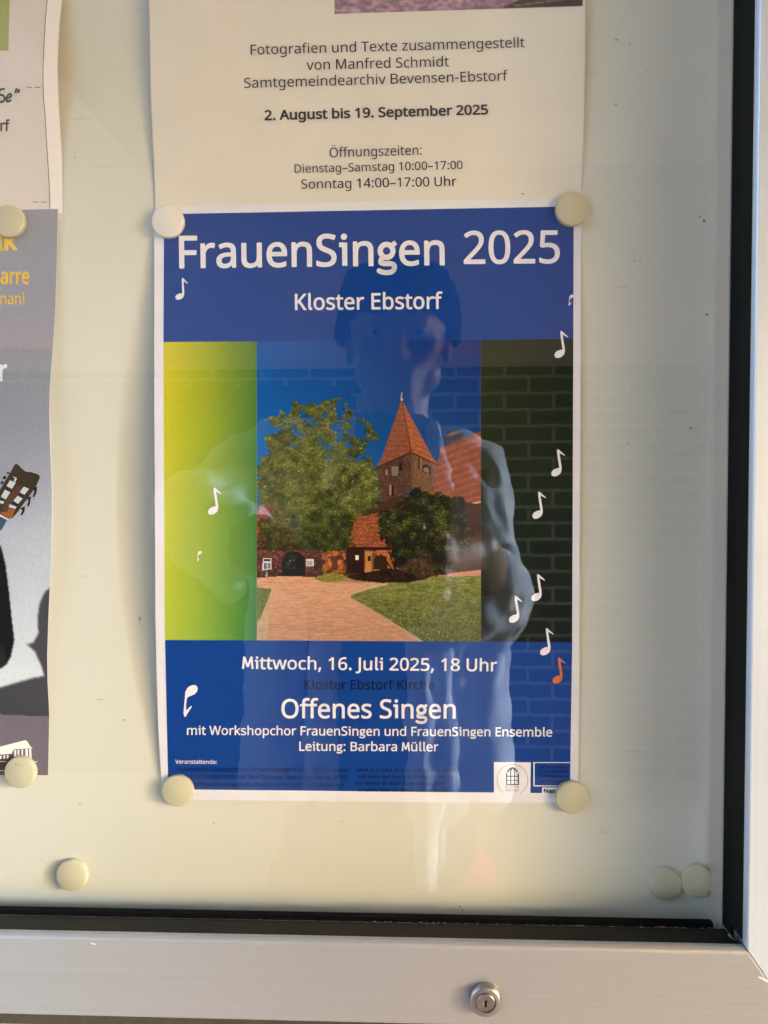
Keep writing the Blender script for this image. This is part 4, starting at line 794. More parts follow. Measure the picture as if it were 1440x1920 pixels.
    hole = den * 0.6 + fine * 0.4 + 0.55 * np.clip((Y - 560) / 420, 0, 1) + 0.10 * np.clip((500 - X) / 400, -1, 1)
    c.put((mk & (hole > 0.50)) * 0.85, (44, 50, 22))
    P = np.column_stack([r.uniform(20, 815, 36000), r.uniform(345, 1310, 36000)])
    at = lambda fld, p: fld[min(max(int((p[1] - c.y0) / c.dy), 0), c.ny - 1), min(max(int((p[0] - c.x0) / c.dx), 0), c.nx - 1)]
    clump = c.noise(38, 26, 53); clump2 = c.noise(110, 90, 54)
    pts, rad, cols = [], [], []
    for p in P:
        if not at(mk, p): continue
        if at(hole, p) < 0.44: continue
        lowf = min(max((p[1] - 1010) / 240, 0), 1)
        q = at(clump, p) * 0.80 + 0.30 * at(clump2, p) + 0.06 + r.normal(0, 0.15) - 0.50 * lowf - (0.10 if p[0] > 560 and p[1] < 720 else 0)
        q = min(max(q, 0), 1)
        col = np.array((34, 40, 18)) + (np.array((152, 154, 80)) - np.array((34, 40, 18))) * q ** 1.2
        if r.random() < 0.035: col = np.array((186, 186, 132)) * (1 - 0.5 * lowf)
        rr = r.uniform(3.4, 7)
        if q > 0.45: pts.append(p + np.array((3.5, 5.0))); rad.append(rr); cols.append(np.array((66, 72, 36)))
        pts.append(p); rad.append(rr); cols.append(col * r.uniform(0.85, 1.12))
    c.dabs(pts, rad, cols, 1.25, 0.4)
    bl = sum(np.roll(np.roll(c.a, i, 0), j, 1) for i in (-1, 0, 1) for j in (-1, 0, 1)) / 9.0
    tm = c.inside(crown, 60, 40)[..., None] * 0.45; c.a = c.a * (1 - tm) + bl * tm
    for q in ([(480, 880), (520, 840), (600, 780)], [(430, 980), (520, 860)], [(520, 1010), (540, 940), (600, 900)]):
        for a, b in zip(q, q[1:]): c.put(c.inside(seg(a, b, 7)) * 0.8, (46, 34, 26))
    m = c.inside([(380, 1440), (400, 1290), (430, 1280), (446, 1440)]); c.put(m * 0.7, (52, 40, 32))
    # ivy in shade on the left range, and red leaves
    rl = np.column_stack([r.uniform(40, 250, 160), r.uniform(1020, 1270, 160)]); c.dabs(rl, r.uniform(3, 8, 160), [(146, 70, 52) if r.random() < .5 else (46, 34, 26) for _ in rl], 1.3)
    rl = np.column_stack([r.uniform(40, 440, 240), r.uniform(1285, 1420, 240)]); rl = [p for p in rl if not (190 < p[0] < 390 or p[0] < 130)]; c.dabs(rl, r.uniform(3, 8, len(rl)), [(150, 92, 76) if r.random() < .5 else (44, 30, 26) for _ in rl], 1.2)
    rl = np.column_stack([r.uniform(600, 780, 170), r.uniform(1060, 1250, 170)]); c.dabs(rl, r.uniform(3, 7, 170), [(70, 74, 30) if r.random() < .6 else (190, 100, 60) for _ in rl], 1.3)
    # dark yew in front of the church
    yew = [(770, 1085), (838, 1032), (900, 1010), (930, 960), (985, 925), (1012, 898), (1060, 920), (1100, 946), (1190, 938), (1250, 955), (1300, 992), (1312, 1080), (1350, 1180), (1350, 1240), (1300, 1270), (1244, 1300), (1256, 1400), (1200, 1420),
           (1120, 1440), (1090, 1340), (980, 1330), (880, 1400), (870, 1300), (820, 1230), (790, 1160)]
    mk = c.inside(yew, 44, 36, 91); c.put(mk & (fine > 0.12), (32, 33, 18))
    P = np.column_stack([r.uniform(755, 1365, 17000), r.uniform(885, 1445, 17000)]); pts, rad, cols = [], [], []
    for p in P:
        if not at(mk, p): continue
        q = min(max(at(clump, p) * 0.7 + r.normal(0, 0.22) - 0.04 - 0.25 * min(max((p[1] - 1180) / 150, 0), 1), 0), 1)
        pts.append(p); rad.append(r.uniform(4, 9)); cols.append((np.array((26, 28, 16)) + (np.array((130, 136, 76)) - np.array((26, 28, 16))) * q ** 1.4) * r.uniform(0.85, 1.1))
    c.dabs(pts, rad, cols, 2.0, 0.1)
    for a, b in (((860, 1390), (800, 1310)), ((880, 1390), (846, 1290)), ((900, 1380), (960, 1310)), ((1090, 1440), (1096, 1340)), ((1112, 1330), (1116, 1300))): c.put(c.inside(seg(a, b, 9)) * 0.85, (40, 28, 24))
    mt = c.inside([(900, 1396), (985, 1330), (1110, 1336), (1120, 1430), (1010, 1440)]); c.put(mt * 0.8, (66, 54, 40)); c.var(mt, soft(n3, 0.6, 1.4))
    c.a *= (0.965 + 0.07 * r.random(X.shape))[..., None]

# ------------------------------------------------------------------ the blue choir poster
def bulge(a, b):
    le = 0.0076 * np.sin(np.pi * np.clip(b, 0, 1)) ** 1.15 * np.exp(-(a / 0.30) ** 2)
    re = 0.0020 * np.sin(np.pi * np.clip(b, 0, 1)) ** 1.0 * np.exp(-((1 - a) / 0.22) ** 2)
    be = 0.0012 * np.sin(np.pi * a) * np.clip((b - 0.9) / 0.1, 0, 1) ** 2
    return 0.0006 + le + re + be
PS = Sheet(L=[(289, 388), (289.5, 560), (289.5, 760), (290.5, 950), (291.5, 1150), (294, 1280), (297.5, 1380), (303, 1470), (305, 1500)],
           Rr=[(1091, 372), (1089.5, 450), (1088.5, 700), (1087, 950), (1086.5, 1200), (1085, 1400), (1083, 1505)],
           T=[(289, 389), (342, 387.3), (520, 382.5), (700, 377.5), (880, 374.2), (1040, 372.6), (1091, 371.5)],
           B=[(303, 1497), (365, 1499), (520, 1501.5), (700, 1503.5), (860, 1504.8), (1000, 1505), (1083, 1505)], height=bulge)
poster = PS.mesh('concert_poster', M['poster_paper'])
tag(poster, 'blue choir concert poster with white headline, church picture and music notes, pinned by four magnets', 'poster')
M['blue'] = plain('blue_ink', ink((0, 62, 143), PAPER_K, 0.003), 0.42, 0.16, 0.05, 500)
M['ptext'] = M['white_ink']
blue_t = patch(PS, 'blue_panel', [(307.5, 401.5), (1075.5, 387), (1075, 636.2), (306.5, 642.3)], M['blue'], poster, 0.00010, 70, 24)
blue_b = patch(PS, 'blue_panel', [(309.5, 1199.5), (1073, 1204), (1068.6, 1487.5), (315.6, 1480)], M['blue'], poster, 0.00010, 70, 30)
def green_l(u, v):
    a = np.array((204, 192, 40.)); b = np.array((150, 160, 44.)); d = np.array((80, 118, 50.)); e = np.array((56, 114, 64.)); y2 = np.array((176, 190, 66.))
    t = np.clip(u, 0, 1)[..., None]; w = v[..., None]
    left = a * (1 - w) + y2 * w; right_ = d * (1 - w) + e * w; mid = b * (1 - w) + np.array((122, 160, 66.)) * w
    c = np.where(t < 0.5, left + (mid - left) * t * 2, mid + (right_ - mid) * (t - 0.5) * 2)
    return ink_arr(c)
def green_r(u, v):
    a = np.array((42, 50, 28.)); b = np.array((16, 28, 26.)); d = np.array((24, 34, 26.)); w = v[..., None]; t = u[..., None]
    c = (a * (1 - t) + d * t) * (1 - w) + b * w
    return ink_arr(c)
def ink_arr(c): return np.clip(lin(np.clip(c, 0, 255)) * PAPER_K - 0.004, 0.003, 0.9)
M['gradient'] = attr_mat('printed_gradient', 0.42)
patch(PS, 'green_panel', [(306.5, 641.3), (481.3, 639.9), (481.6, 1200.6), (309.3, 1200.0)], M['gradient'], poster, 0.00010, 60, 60, green_l)
patch(PS, 'dark_green_panel', [(901.3, 636.7), (1075, 635.3), (1072.8, 1204.4), (902.0, 1203.4)], M['gradient'], poster, 0.00010, 30, 60, green_r)
cv = Canvas(38, 10, 1410, 1835, 350, 466)
church_picture(cv)
M['photo'] = attr_mat('printed_photograph', 0.42)
def warp(x, y):
    u = (x - 38) / 1372.0; v = (y - 10) / 1825.0
    X = (1 - u) * (481.5 + 0.3 * v) + u * (901.2 + 0.8 * v)
    top = 639.9 + u * (636.7 - 639.9); bot = 1200.3 + u * 3.1
    return X, top * (1 - v) + bot * v
cv.to_sheet(PS, 'church_picture', M['photo'], poster, 0.00012, warp)

text(PS, 'headline', 'FrauenSingen', (336, 502), (834, 496), 58.5, M['ptext'], poster, 17, True)
text(PS, 'headline', '2025', (869.5, 494.3), (1050, 492.6), 60.0, M['ptext'], poster, 12, True)
text(PS, 'subtitle', 'Kloster Ebstorf', (553, 581), (830, 578.5), 29.5, M['ptext'], poster, 17, True)
text(PS, 'date_line', 'Mittwoch, 16. Juli 2025, 18 Uhr', (453.5, 1254), (932, 1258.6), 22.8, M['ptext'], poster, 15, True)
M['dark_text'] = print_mat('near_black_print', (22, 18, 44), 0.42)
text(PS, 'place_line', 'Kloster Ebstorf Kirche', (571, 1292.3), (813.7, 1292.8), 17.2, M['dark_text'], poster, 9, True)
text(PS, 'event_line', 'Offenes Singen', (527.6, 1346), (854.3, 1346.8), 34.5, M['ptext'], poster, 15, True)
text(PS, 'choir_line', 'mit Workshopchor FrauenSingen und FrauenSingen Ensemble', (350.5, 1377.5), (1035.5, 1381), 16.5, M['ptext'], poster, 15, True)
text(PS, 'conductor_line', 'Leitung: Barbara Müller', (561, 1407.5), (822, 1408.5), 16.5, M['ptext'], poster, 15, True)
text(PS, 'organiser_heading', 'Veranstaltende:', (328.5, 1431.8), (407, 1432.2), 7.3, M['ptext'], poster, 14, True)
M['faint_text'] = print_mat('dark_blue_small_print', (8, 34, 84), 0.42)
for k, (ln, x1) in enumerate((('Fachverband Frauenchöre im Verband Evangelischer Chöre in Hessen', 655), ('Nassau in Kooperation mit dem Zentrum Verkündigung der EKHN', 652), ('Landesverband Evangelische Frauen in Hessen und Nassau e.V.', 648))):
    text(PS, 'small_print', ln, (331, 1446 + 14 * k), (x1, 1447.5 + 14 * k), 8.2, M['faint_text'], poster, 12, True)
blk = []
for k in range(4):                          # right-hand column: too small to read, set as word-long greys
    xx = 668 + (3 if k % 2 else 0)
    end = (838, 852, 826, 846)[k]
    while xx < end:
        wl = random.uniform(8, 30); yy = 1440.0 + 12.6 * k + (xx - 668) * 0.006
        n = int(wl / 3.2)
        for j in range(n):
            hgt = random.choice((4.6, 4.6, 6.6))
            blk.append(rect(xx + j * 3.2, yy + 6.4 - hgt, xx + j * 3.2 + 2.0, yy + 6.4))
        xx += n * 3.2 + 3.5
shape(PS, 'small_print', blk, M['faint_text'], poster, 0.00022)

NOTE = [(1.5, -40.8), (4.2, -40.8), (15.6, -30.6), (14.6, -29.6), (5.6, -34.4), (9.6, -9), (9.4, -3), (7.5, 2), (2, 6.3), (-4, 7.6), (-8, 5.6), (-9, 1.5), (-6.5, -3.3), (-1, -6.6), (4.4, -7.6), (5.4, -8.2), (3.6, -20), (1.6, -34)]
def note(x, y, s=1.0, mat=None, rot_=0.0):
    ca, sa = math.cos(rot_), math.sin(rot_)
    return shape(PS, 'music_note', [[(x + s * (a * ca - b * sa), y + s * (a * sa + b * ca)) for a, b in NOTE]], mat or M['ptext'], poster)
for x, y in ((1049, 663.5), (1043, 885.5), (1007.5, 965), (1005.5, 1119.5), (963.5, 1160), (1022, 1221), (399, 957.5)): note(x, y, 1.05)
note(336.5, 556, 0.86, rot_=0.10)
M['orange'] = print_mat('orange_ink', (206, 112, 40)); note(1045, 1274, 1.0, M['orange'])
INV = [(-13.5, 31), (-11, 4), (-10, -9), (-5, -17.5), (3, -21.5), (10, -21), (13.2, -16), (12, -9.5), (7, -4.2), (0, -1.2), (-4.5, 0.6), (-7.0, 4), (-8.6, 14), (-8.8, 26), (1.5, 17), (2.2, 19), (-9.5, 37.5), (-11.6, 38.2)]
def inverted(x, y, s, clip=None):
    p = [(x + s * a, y + s * b) for a, b in INV]
    if clip: p = [(min(a, clip), b) for a, b in p]
    return shape(PS, 'music_note', [p], M['ptext'], poster)
inverted(357.5, 1306, 1.0); inverted(374, 1040, 0.33); inverted(1071, 560.0, 0.36, 1075.2)

# monastery emblem and partner box
logo = patch(PS, 'emblem_field', [(926, 1429), (995.3, 1429.6), (994.5, 1487.2), (926.2, 1486.4)], M['ptext'], poster, 0.00016, 6, 6)
M['emblem_ink'] = print_mat('dark_violet_ink', (34, 22, 66)); M['emblem_grey'] = print_mat('grey_ink', (128, 118, 124))
ox, oy, sc_ = 880, 1400, 6.26
L_ = lambda p: [(ox + a / sc_, oy + b / sc_) for a, b in p]
arch = [(430, 452), (430, 330), (440, 290), (465, 258), (505, 236), (545, 258), (570, 290), (582, 330), (584, 452)]
shape(PS, 'emblem', [L_(arch)], M['emblem_ink'], logo, 0.00024)
panes = []
for cx in (462, 507, 551):
    for cy in (322, 373, 420): panes.append(L_(rect(cx - 16, cy - (26 if cy == 322 else 20), cx + 16, cy + 19)))
panes += [L_([(486, 292), (507, 256), (528, 292)]), L_([(462, 290), (476, 272), (484, 292)]), L_([(530, 292), (538, 272), (552, 290)])]
shapes(PS, 'emblem_pane', panes, M['ptext'], logo, 0.00030)
ring = []
for i in range(72):
    a0, a1 = 2 * math.pi * i / 72, 2 * math.pi * (i + 1) / 72
    if 0.93 * math.pi > (a0 % (2 * math.pi)) > 0.07 * math.pi and math.sin(a0) > 0.86 : continue
    ring.append(L_([(506 + 178 * math.cos(a0), 390 + 178 * math.sin(a0)), (506 + 178 * math.cos(a1), 390 + 178 * math.sin(a1)), (506 + 184 * math.cos(a1), 390 + 184 * math.sin(a1)), (506 + 184 * math.cos(a0), 390 + 184 * math.sin(a0))]))
shape(PS, 'emblem_ring', ring, M['emblem_grey'], logo, 0.00022)
text(PS, 'emblem_text', 'KLOSTER', (ox + 422 / sc_, oy + 488 / sc_), (ox + 586 / sc_, oy + 488 / sc_), 4.0, M['emblem_grey'], logo, 10, False, 0.00023)
text(PS, 'emblem_text', 'EBSTORF', (ox + 424 / sc_, oy + 526 / sc_), (ox + 582 / sc_, oy + 526 / sc_), 4.0, M['emblem_grey'], logo, 10, False, 0.00023)
fr = [L_(rect(752, 182, 1185, 191)), L_(rect(752, 191, 766, 455)), L_(rect(752, 455, 1120, 466))]
box = shape(PS, 'partner_box', fr, M['ptext'], poster, 0.00020)
blk = []
for k, yy in enumerate((240, 290, 345, 405)):
    xx = 830
    while xx < 1150:
        hgt = random.choice((22, 22, 32)); blk.append(L_(rect(xx, yy + 14 - hgt, xx + 11, yy + 14))); xx += random.choice((17, 17, 17, 30))
shape(PS, 'partner_text', blk, M['faint_text'], box, 0.00020)
lab = patch(PS, 'partner_label', [(ox + 855 / sc_, oy + 478 / sc_), (1067.8, oy + 480 / sc_), (1067.6, 1487.3), (ox + 852 / sc_, 1487.0)], M['ptext'], poster, 0.00016, 6, 4)
text(PS, 'label_text', 'Nass', (ox + 874 / sc_, 1486.2), (ox + 1040 / sc_, 1486.4), 7.2, M['dark_text'], lab, 45, False, 0.00022)

# ------------------------------------------------------------------ cream exhibition sheet above it
def bulge2(a, b):
    le = 0.0046 * np.exp(-((b - 0.66) / 0.20) ** 2) * np.exp(-(a / 0.25) ** 2)
    re = 0.0034 * np.exp(-((b - 0.68) / 0.22) ** 2) * np.exp(-((1 - a) / 0.2) ** 2)
    return 0.00030 + (le + re) * np.clip((1 - b) / 0.10, 0, 1) ** 0.7
CS = Sheet(L=[(262, -760), (276, -200), (280, 0), (282, 130), (286, 250), (290.5, 350), (292, 430)],
           Rr=[(1110, -760), (1100, -200), (1097.5, 0), (1096, 150), (1093, 270), (1090.5, 350), (1089.5, 440)],
           T=[(200, -740), (1200, -775)], B=[(280, 428), (1100, 412)], height=bulge2)
cream = CS.mesh('exhibition_notice', M['cream_paper'], 50, 110)
tag(cream, 'cream exhibition notice with black lettering and opening hours, hanging above the blue poster', 'notice')
tk = dict(weight=2.0)
text(CS, 'text_line', 'Fotografien und Texte zusammengestellt', (470, 102.5), (984, 88.5), 18.6, M['black_ink'], cream, **tk)
text(CS, 'text_line', 'von Manfred Schmidt', (575, 131), (842, 124.3), 18.6, M['black_ink'], cream, **tk)
text(CS, 'text_line', 'Samtgemeindearchiv Bevensen-Ebstorf', (458, 165), (952.5, 151), 18.8, M['black_ink'], cream, **tk)
text(CS, 'date_line', '2. August bis 19. September 2025', (496, 225), (915.5, 214), 17.6, M['black_ink'], cream, weight=30)
text(CS, 'hours_heading', 'Öffnungszeiten:', (618.5, 295), (791, 290), 18.0, M['black_ink'], cream, **tk)
text(CS, 'hours_line', 'Dienstag–Samstag 10:00–17:00', (552.5, 324), (867.5, 316.8), 15.6, M['black_ink'], cream, **tk)
text(CS, 'hours_line', 'Sonntag 14:00–17:00 Uhr', (565, 354), (856, 348.3), 17.4, M['black_ink'], cream, **tk)
hc = Canvas(627, -420, 1093, 26, 200, 190)
nz = hc.noise(14, 7, 5) * 0.5 + hc.noise(5, 3, 6) * 0.5
hc.a[:] = np.array((150, 120, 140.)) * (0.72 + 0.5 * nz[..., None])
hc.put((hc.noise(9, 5, 8) > 0.62) * 0.6, (196, 168, 186)); hc.put((hc.noise(60, 30, 9) > 0.6) * 0.35, (122, 84, 100))
hc.put(hc.inside([(945, 22), (1000, -6), (1093, -16), (1093, 26), (945, 26)]), (60, 52, 52)); hc.put(hc.inside([(962, 19), (1093, 4), (1093, 8), (962, 23)]), (112, 104, 98))
hc.put(hc.inside(rect(620, -420, 1100, -200)), (150, 170, 190)); hc.put(hc.inside([(620, -190), (800, -230), (1100, -215), (1100, -150), (620, -150)]), (60, 74, 50))
hc.put(hc.inside([(1040, -12), (1093, -14), (1093, 2), (1040, 4)]) & (hc.noise(5, 4, 14) > 0.55), (150, 144, 140))
def hw(x, y):
    return x, np.where(y > -60, y - (x - 627) * 0.031 * np.clip((y + 60) / 86, 0, 1), y)
hc.to_sheet(CS, 'heath_picture', attr_mat('printed_heath_photograph', 0.5), cream, 0.00012, hw)
shape(CS, 'ink_speck', [[(977, 361.5), (983, 363.5), (982, 365), (978, 363.5)]], M['black_ink'], cream)

# ------------------------------------------------------------------ leaflet at the upper left
def bulge3(a, b):
    e = 0.0056 * np.exp(-((b - 0.735) / 0.11) ** 2) * np.exp(-((1 - a) / 0.30) ** 2) + 0.004 * np.exp(-((b - 0.3) / 0.2) ** 2) * np.exp(-((1 - a) / 0.3) ** 2)
    return 0.0003 + e * np.clip((1 - b) / 0.12, 0, 1)
LS = Sheet(L=[(-690, -690), (-690, 430)],
           Rr=[(124, -690), (123, -200), (119, -40), (116.5, 0), (112, 40), (109, 90), (108, 135), (109.5, 180), (112, 225), (115.5, 280), (117.3, 330), (118.2, 412)],
           T=[(-700, -680), (130, -690)], B=[(-700, 428), (130, 413)], height=bulge3)
leaf = LS.mesh('concert_leaflet', M['lilac_paper'], 60, 130)
tag(leaf, 'pale leaflet with green lettering and white margin strip, top left of the board', 'leaflet')
ex = [(99, -690), (98, -200), (91, -20), (88, 0), (84.5, 40), (81.8, 90), (80.2, 138), (81, 180), (84, 217), (87.5, 275), (90.3, 320), (92.5, 365), (93.2, 400)]
def strip(pts, w0, w1): return [(x + w0, y) for x, y in pts] + [(x + w1, y) for x, y in pts[::-1]]
M['strip_white'] = print_mat('white_margin_strip', (240, 232, 230), 0.4)
def ribbon(name, pts, w0, w1, mat, parent, sheet, lift):
    p = arc_pts(pts, 6); a = np.array(p); X = np.stack([a[:, 0] + w0, a[:, 0] + w1], 1); Y = np.stack([a[:, 1]] * 2, 1)
    if w1 is None: pass
    return grid_obj(name, sheet.pt(X, Y, lift), mat, parent)
a = np.array(arc_pts(ex, 6)); xr_ = LS.xr(a[:, 1]) - 0.4
grid_obj('margin_strip', LS.pt(np.stack([a[:, 0] + 1.2, a[:, 0] * 0.5 + xr_ * 0.5, xr_], 1), np.stack([a[:, 1]] * 3, 1), 0.00012), M['strip_white'], leaf)
M['edge_grey'] = print_mat('grey_fold_line', (120, 108, 100)); ribbon('fold_line', ex, -0.4, 1.2, M['edge_grey'], leaf, LS, 0.00010)
M['leaf_green'] = print_mat('pale_green_ink', (158, 168, 96), 0.35)
patch(LS, 'green_field', [(-400, -300), (26, -300), (15.5, 95), (-400, 102)], M['leaf_green'], leaf, 0.00014, 50, 50)
M['green_text'] = print_mat('dark_green_ink', (52, 68, 48), 0.4)
shapes(LS, 'crop_mark', [seg((49, 162.5), (60.5, 164.5), 1.5), seg((65, 164), (76, 163.6), 1.6), seg((61.5, 378.3), (71, 379), 1.4), seg((76, 379), (88, 379), 1.4)], M['edge_grey'], leaf)
hw_ = 2.1
sz = [(-4, 186), (-1, 171), (3, 167), (8, 167)], [(-6, 178), (3, 178), (8, 181), (8.5, 186), (5.5, 190), (1, 191), (-4, 190)]
ecur = [(12.5, 184.5), (19, 182), (21, 178.4), (19, 176.2), (15.5, 178), (12.6, 183), (12.6, 188.5), (15.5, 190.6), (20.5, 187.5)]
pl = []
for path in list(sz) + [ecur]:
    for q, lv in stroke(arc_pts(path, 5), hw_ * 0.95, 0): pl.append(q)
pl += [seg((31.5, 165.5), (28.4, 174.2), 4.0), seg((36, 167), (33.6, 174.2), 4.0)]
shape(LS, 'green_script', pl, M['green_text'], leaf)
text(LS, 'green_text', 'rf', (0.5, 245.5), (18.6, 245.5), 20, M['green_text'], leaf, weight=28)

# ------------------------------------------------------------------ guitar concert poster at the lower left
def bulge4(a, b):
    e = 0.0066 * np.exp(-((b - 0.50) / 0.30) ** 2) * np.exp(-((1 - a) / 0.22) ** 2)
    return 0.0007 + e * np.clip(b / 0.12, 0, 1) * np.clip((1 - b) / 0.10, 0, 1)
GS = Sheet(L=[(-690, 395), (-690, 1450)],
           Rr=[(108.5, 391), (107.5, 450), (106, 520), (103.5, 590), (99.5, 650), (95.5, 700), (93.2, 740), (92.8, 780), (94, 825), (96, 880), (97.6, 920), (97.8, 960), (96.6, 1020), (94.5, 1080), (91, 1160), (88.8, 1230), (89.5, 1280), (91.8, 1320), (92.6, 1345), (92, 1380), (90.4, 1454)],
           T=[(-700, 400), (0, 393.5), (108.5, 391.5)], B=[(-700, 1446), (0, 1453), (91, 1454)], height=bulge4)
guit = GS.mesh('guitar_poster', M['poster_paper'], 80, 120)
tag(guit, 'grey guitar concert poster with yellow lettering, cut by the left picture edge', 'poster')
gc = Canvas(-690, 390, 110, 1456, 500, 560)
X, Y = gc.x, gc.y
gc.a[:] = np.stack([np.interp(Y, [390, 560, 640, 654], [146, 142, 152, 154]), np.interp(Y, [390, 560, 640, 654], [148, 144, 144, 142]), np.interp(Y, [390, 560, 640, 654], [160, 160, 156, 154])], -1)
low = np.stack([np.interp(Y, [655, 800, 900, 1000, 1150, 1260], [136, 142, 156, 178, 196, 208]), np.interp(Y, [655, 800, 900, 1000, 1150, 1260], [138, 144, 158, 184, 202, 216]), np.interp(Y, [655, 800, 900, 1000, 1150, 1260], [150, 158, 174, 198, 216, 226])], -1)
gc.a = np.where((Y > 654.5)[..., None], low, gc.a)
sil = [(112, 1095), (98, 1098), (84, 1110), (74, 1132), (70, 1160), (72, 1188), (62, 1205), (50, 1208), (66, 1222), (78, 1250), (83, 1268), (66, 1270), (0, 1289), (-690, 1420), (-690, 1456), (112, 1456)]
soft_m = gc.inside(sil).astype(float)
for _ in range(2): soft_m = (soft_m + np.roll(soft_m, 1, 0) + np.roll(soft_m, -1, 0) + np.roll(soft_m, 1, 1) + np.roll(soft_m, -1, 1)) / 5
gc.put(soft_m, (70, 70, 78))
jac = [(-690, 1100), (-200, 1000), (-3, 1020), (2, 1026), (10, 1056), (17, 1110), (22, 1160), (27, 1200), (20, 1232), (12, 1246), (0, 1254), (-300, 1330), (-690, 1390)]
jm = gc.inside(jac).astype(float); jm = (jm * 2 + np.roll(jm, 1, 0) + np.roll(jm, -1, 0) + np.roll(jm, 1, 1) + np.roll(jm, -1, 1)) / 6; gc.put(jm, (28, 27, 24)); gc.put((gc.noise(30, 60, 4) > 0.66) * gc.inside(jac) * 0.5, (52, 52, 58))
gc.put(gc.inside([(-690, 1338), (0, 1339.5), (112, 1344.5), (112, 1456), (-690, 1456)]), (112, 106, 118))
gc.a *= (0.97 + 0.06 * np.random.default_rng(5).random(X.shape))[..., None]
gw = lambda x, y: (np.minimum(x, GS.xr(y) - 0.3), np.clip(y, GS.yt(x) + 0.3, GS.yb(x) - 0.3))
gc.to_sheet(GS, 'printed_ground', attr_mat('printed_grey_photograph', 0.4), guit, 0.00010, gw)
M['yellow'] = print_mat('yellow_ink', (226, 186, 58), 0.4)
text(GS, 'yellow_title', 'IK', (-7, 468.5), (33, 467.5), 26, M['yellow'], guit, weight=50)
text(GS, 'yellow_text', 'arre', (1, 531.5), (55.5, 531.5), 28, M['yellow'], guit, weight=30)
text(GS, 'yellow_text', 'nani', (1, 570.2), (45.5, 570.2), 21, M['yellow'], guit, weight=14)
text(GS, 'white_text', 'r', (-1, 713.5), (13.5, 713.5), 38, M['white_ink'], guit, weight=30)
Gq = lambda p: [(a / 9.146, 850 + b / 9.146) for a, b in p]
M['wood_dark'] = print_mat('dark_walnut_ink', (58, 46, 32), 0.4); M['wood_red'] = print_mat('red_brown_ink', (88, 58, 40), 0.4); M['wood_orange'] = print_mat('orange_brown_ink', (150, 88, 40), 0.4)
M['pale_blue'] = print_mat('pale_grey_ink', (194, 200, 208), 0.4); M['peg'] = print_mat('black_peg_ink', (34, 30, 38), 0.4); M['string_blue'] = print_mat('slate_blue_ink', (62, 84, 108), 0.4)
head = shape(GS, 'guitar_head', [Gq([(-20, 760), (-20, 660), (60, 520), (200, 290), (240, 205), (270, 180), (300, 185), (370, 255), (440, 312), (520, 320), (640, 355), (680, 385), (684, 420), (630, 540), (560, 650), (300, 1010), (220, 1110), (140, 1120), (0, 1050), (-20, 1040)])], M['wood_dark'], guit, 0.00018)
shape(GS, 'guitar_head_facing', [Gq([(280, 560), (400, 545), (330, 680), (200, 860), (120, 990), (30, 960), (160, 720)])], M['wood_red'], head, 0.00024)
shape(GS, 'guitar_head_heel', [Gq([(150, 945), (262, 960), (215, 1110), (130, 1110), (5, 1040), (30, 1000), (120, 1000)])], M['wood_orange'], head, 0.00025)
shapes(GS, 'guitar_slot', [Gq(p) for p in ([(170, 462), (272, 500), (205, 610), (112, 560)], [(85, 622), (178, 668), (100, 790), (15, 745)], [(410, 570), (498, 610), (415, 715), (335, 668)], [(302, 728), (388, 775), (312, 868), (228, 815)], [(165, 870), (285, 915), (265, 955), (150, 925)], [(-10, 810), (75, 820), (55, 870), (-10, 850)], [(215, 385), (290, 430), (262, 490), (235, 470), (255, 435)])], M['pale_blue'], head, 0.00026)
shapes(GS, 'tuning_peg', [Gq(p) for p in ([(560, 600), (640, 565), (625, 680), (590, 750), (560, 745), (590, 660)], [(455, 760), (530, 735), (515, 860), (490, 915), (462, 905), (490, 820)], [(350, 945), (430, 905), (420, 1000), (378, 1065), (348, 1055), (385, 980)], [(110, 325), (150, 320), (170, 350), (125, 355)], [(45, 410), (90, 375), (110, 430), (60, 450)], [(10, 495), (50, 470), (70, 500), (15, 540)], [(340, 668), (418, 712), (405, 735), (325, 690)], [(225, 815), (315, 870), (300, 905), (205, 855)], [(100, 590), (140, 605), (120, 640), (75, 610)])], M['peg'], head, 0.00027)
shape(GS, 'nut', [Gq([(-20, 1040), (5, 1052), (135, 1122), (128, 1140), (-20, 1070)])], M['white_ink'], head, 0.00028)
shape(GS, 'guitar_neck', [Gq([(-20, 1074), (122, 1142), (20, 1325), (-20, 1320)])], M['string_blue'], head, 0.00024)
Bq = lambda p: [(a / 7.68, 1250 + b / 7.68) for a, b in p]
M['house_grey'] = print_mat('grey_house_ink', (98, 90, 98), 0.4); M['house_brown'] = print_mat('brown_house_ink', (88, 76, 78), 0.4)
hs = shape(GS, 'printed_house', [Bq([(-60, 1190), (10, 1150), (360, 1060), (385, 1068), (440, 1150), (470, 1175), (200, 1190), (165, 1255), (-60, 1270)])], M['strip_white'], guit, 0.00018)
shape(GS, 'house_wall', [Bq([(-60, 1272), (165, 1258), (200, 1290), (200, 1560), (-60, 1560)])], M['house_brown'], hs, 0.00017)
shapes(GS, 'house_column', [Bq(p) for p in ([(205, 1203), (235, 1200), (232, 1300), (205, 1300)], [(255, 1198), (280, 1196), (278, 1290), (252, 1290)], [(310, 1192), (332, 1190), (332, 1290), (308, 1290)], [(365, 1188), (402, 1186), (406, 1320), (365, 1320)], [(420, 1184), (450, 1184), (456, 1340), (424, 1340)], [(50, 1275), (75, 1274), (72, 1325), (50, 1325)], [(100, 1273), (125, 1272), (118, 1320), (98, 1322)], [(-10, 1290), (28, 1280), (18, 1325), (-10, 1325)], [(-20, 1362), (90, 1362), (90, 1370), (-20, 1370)], [(-20, 1490), (60, 1494), (60, 1502), (-20, 1502)], [(490, 1364), (540, 1364), (532, 1374), (490, 1376)])], M['strip_white'], hs, 0.00022)

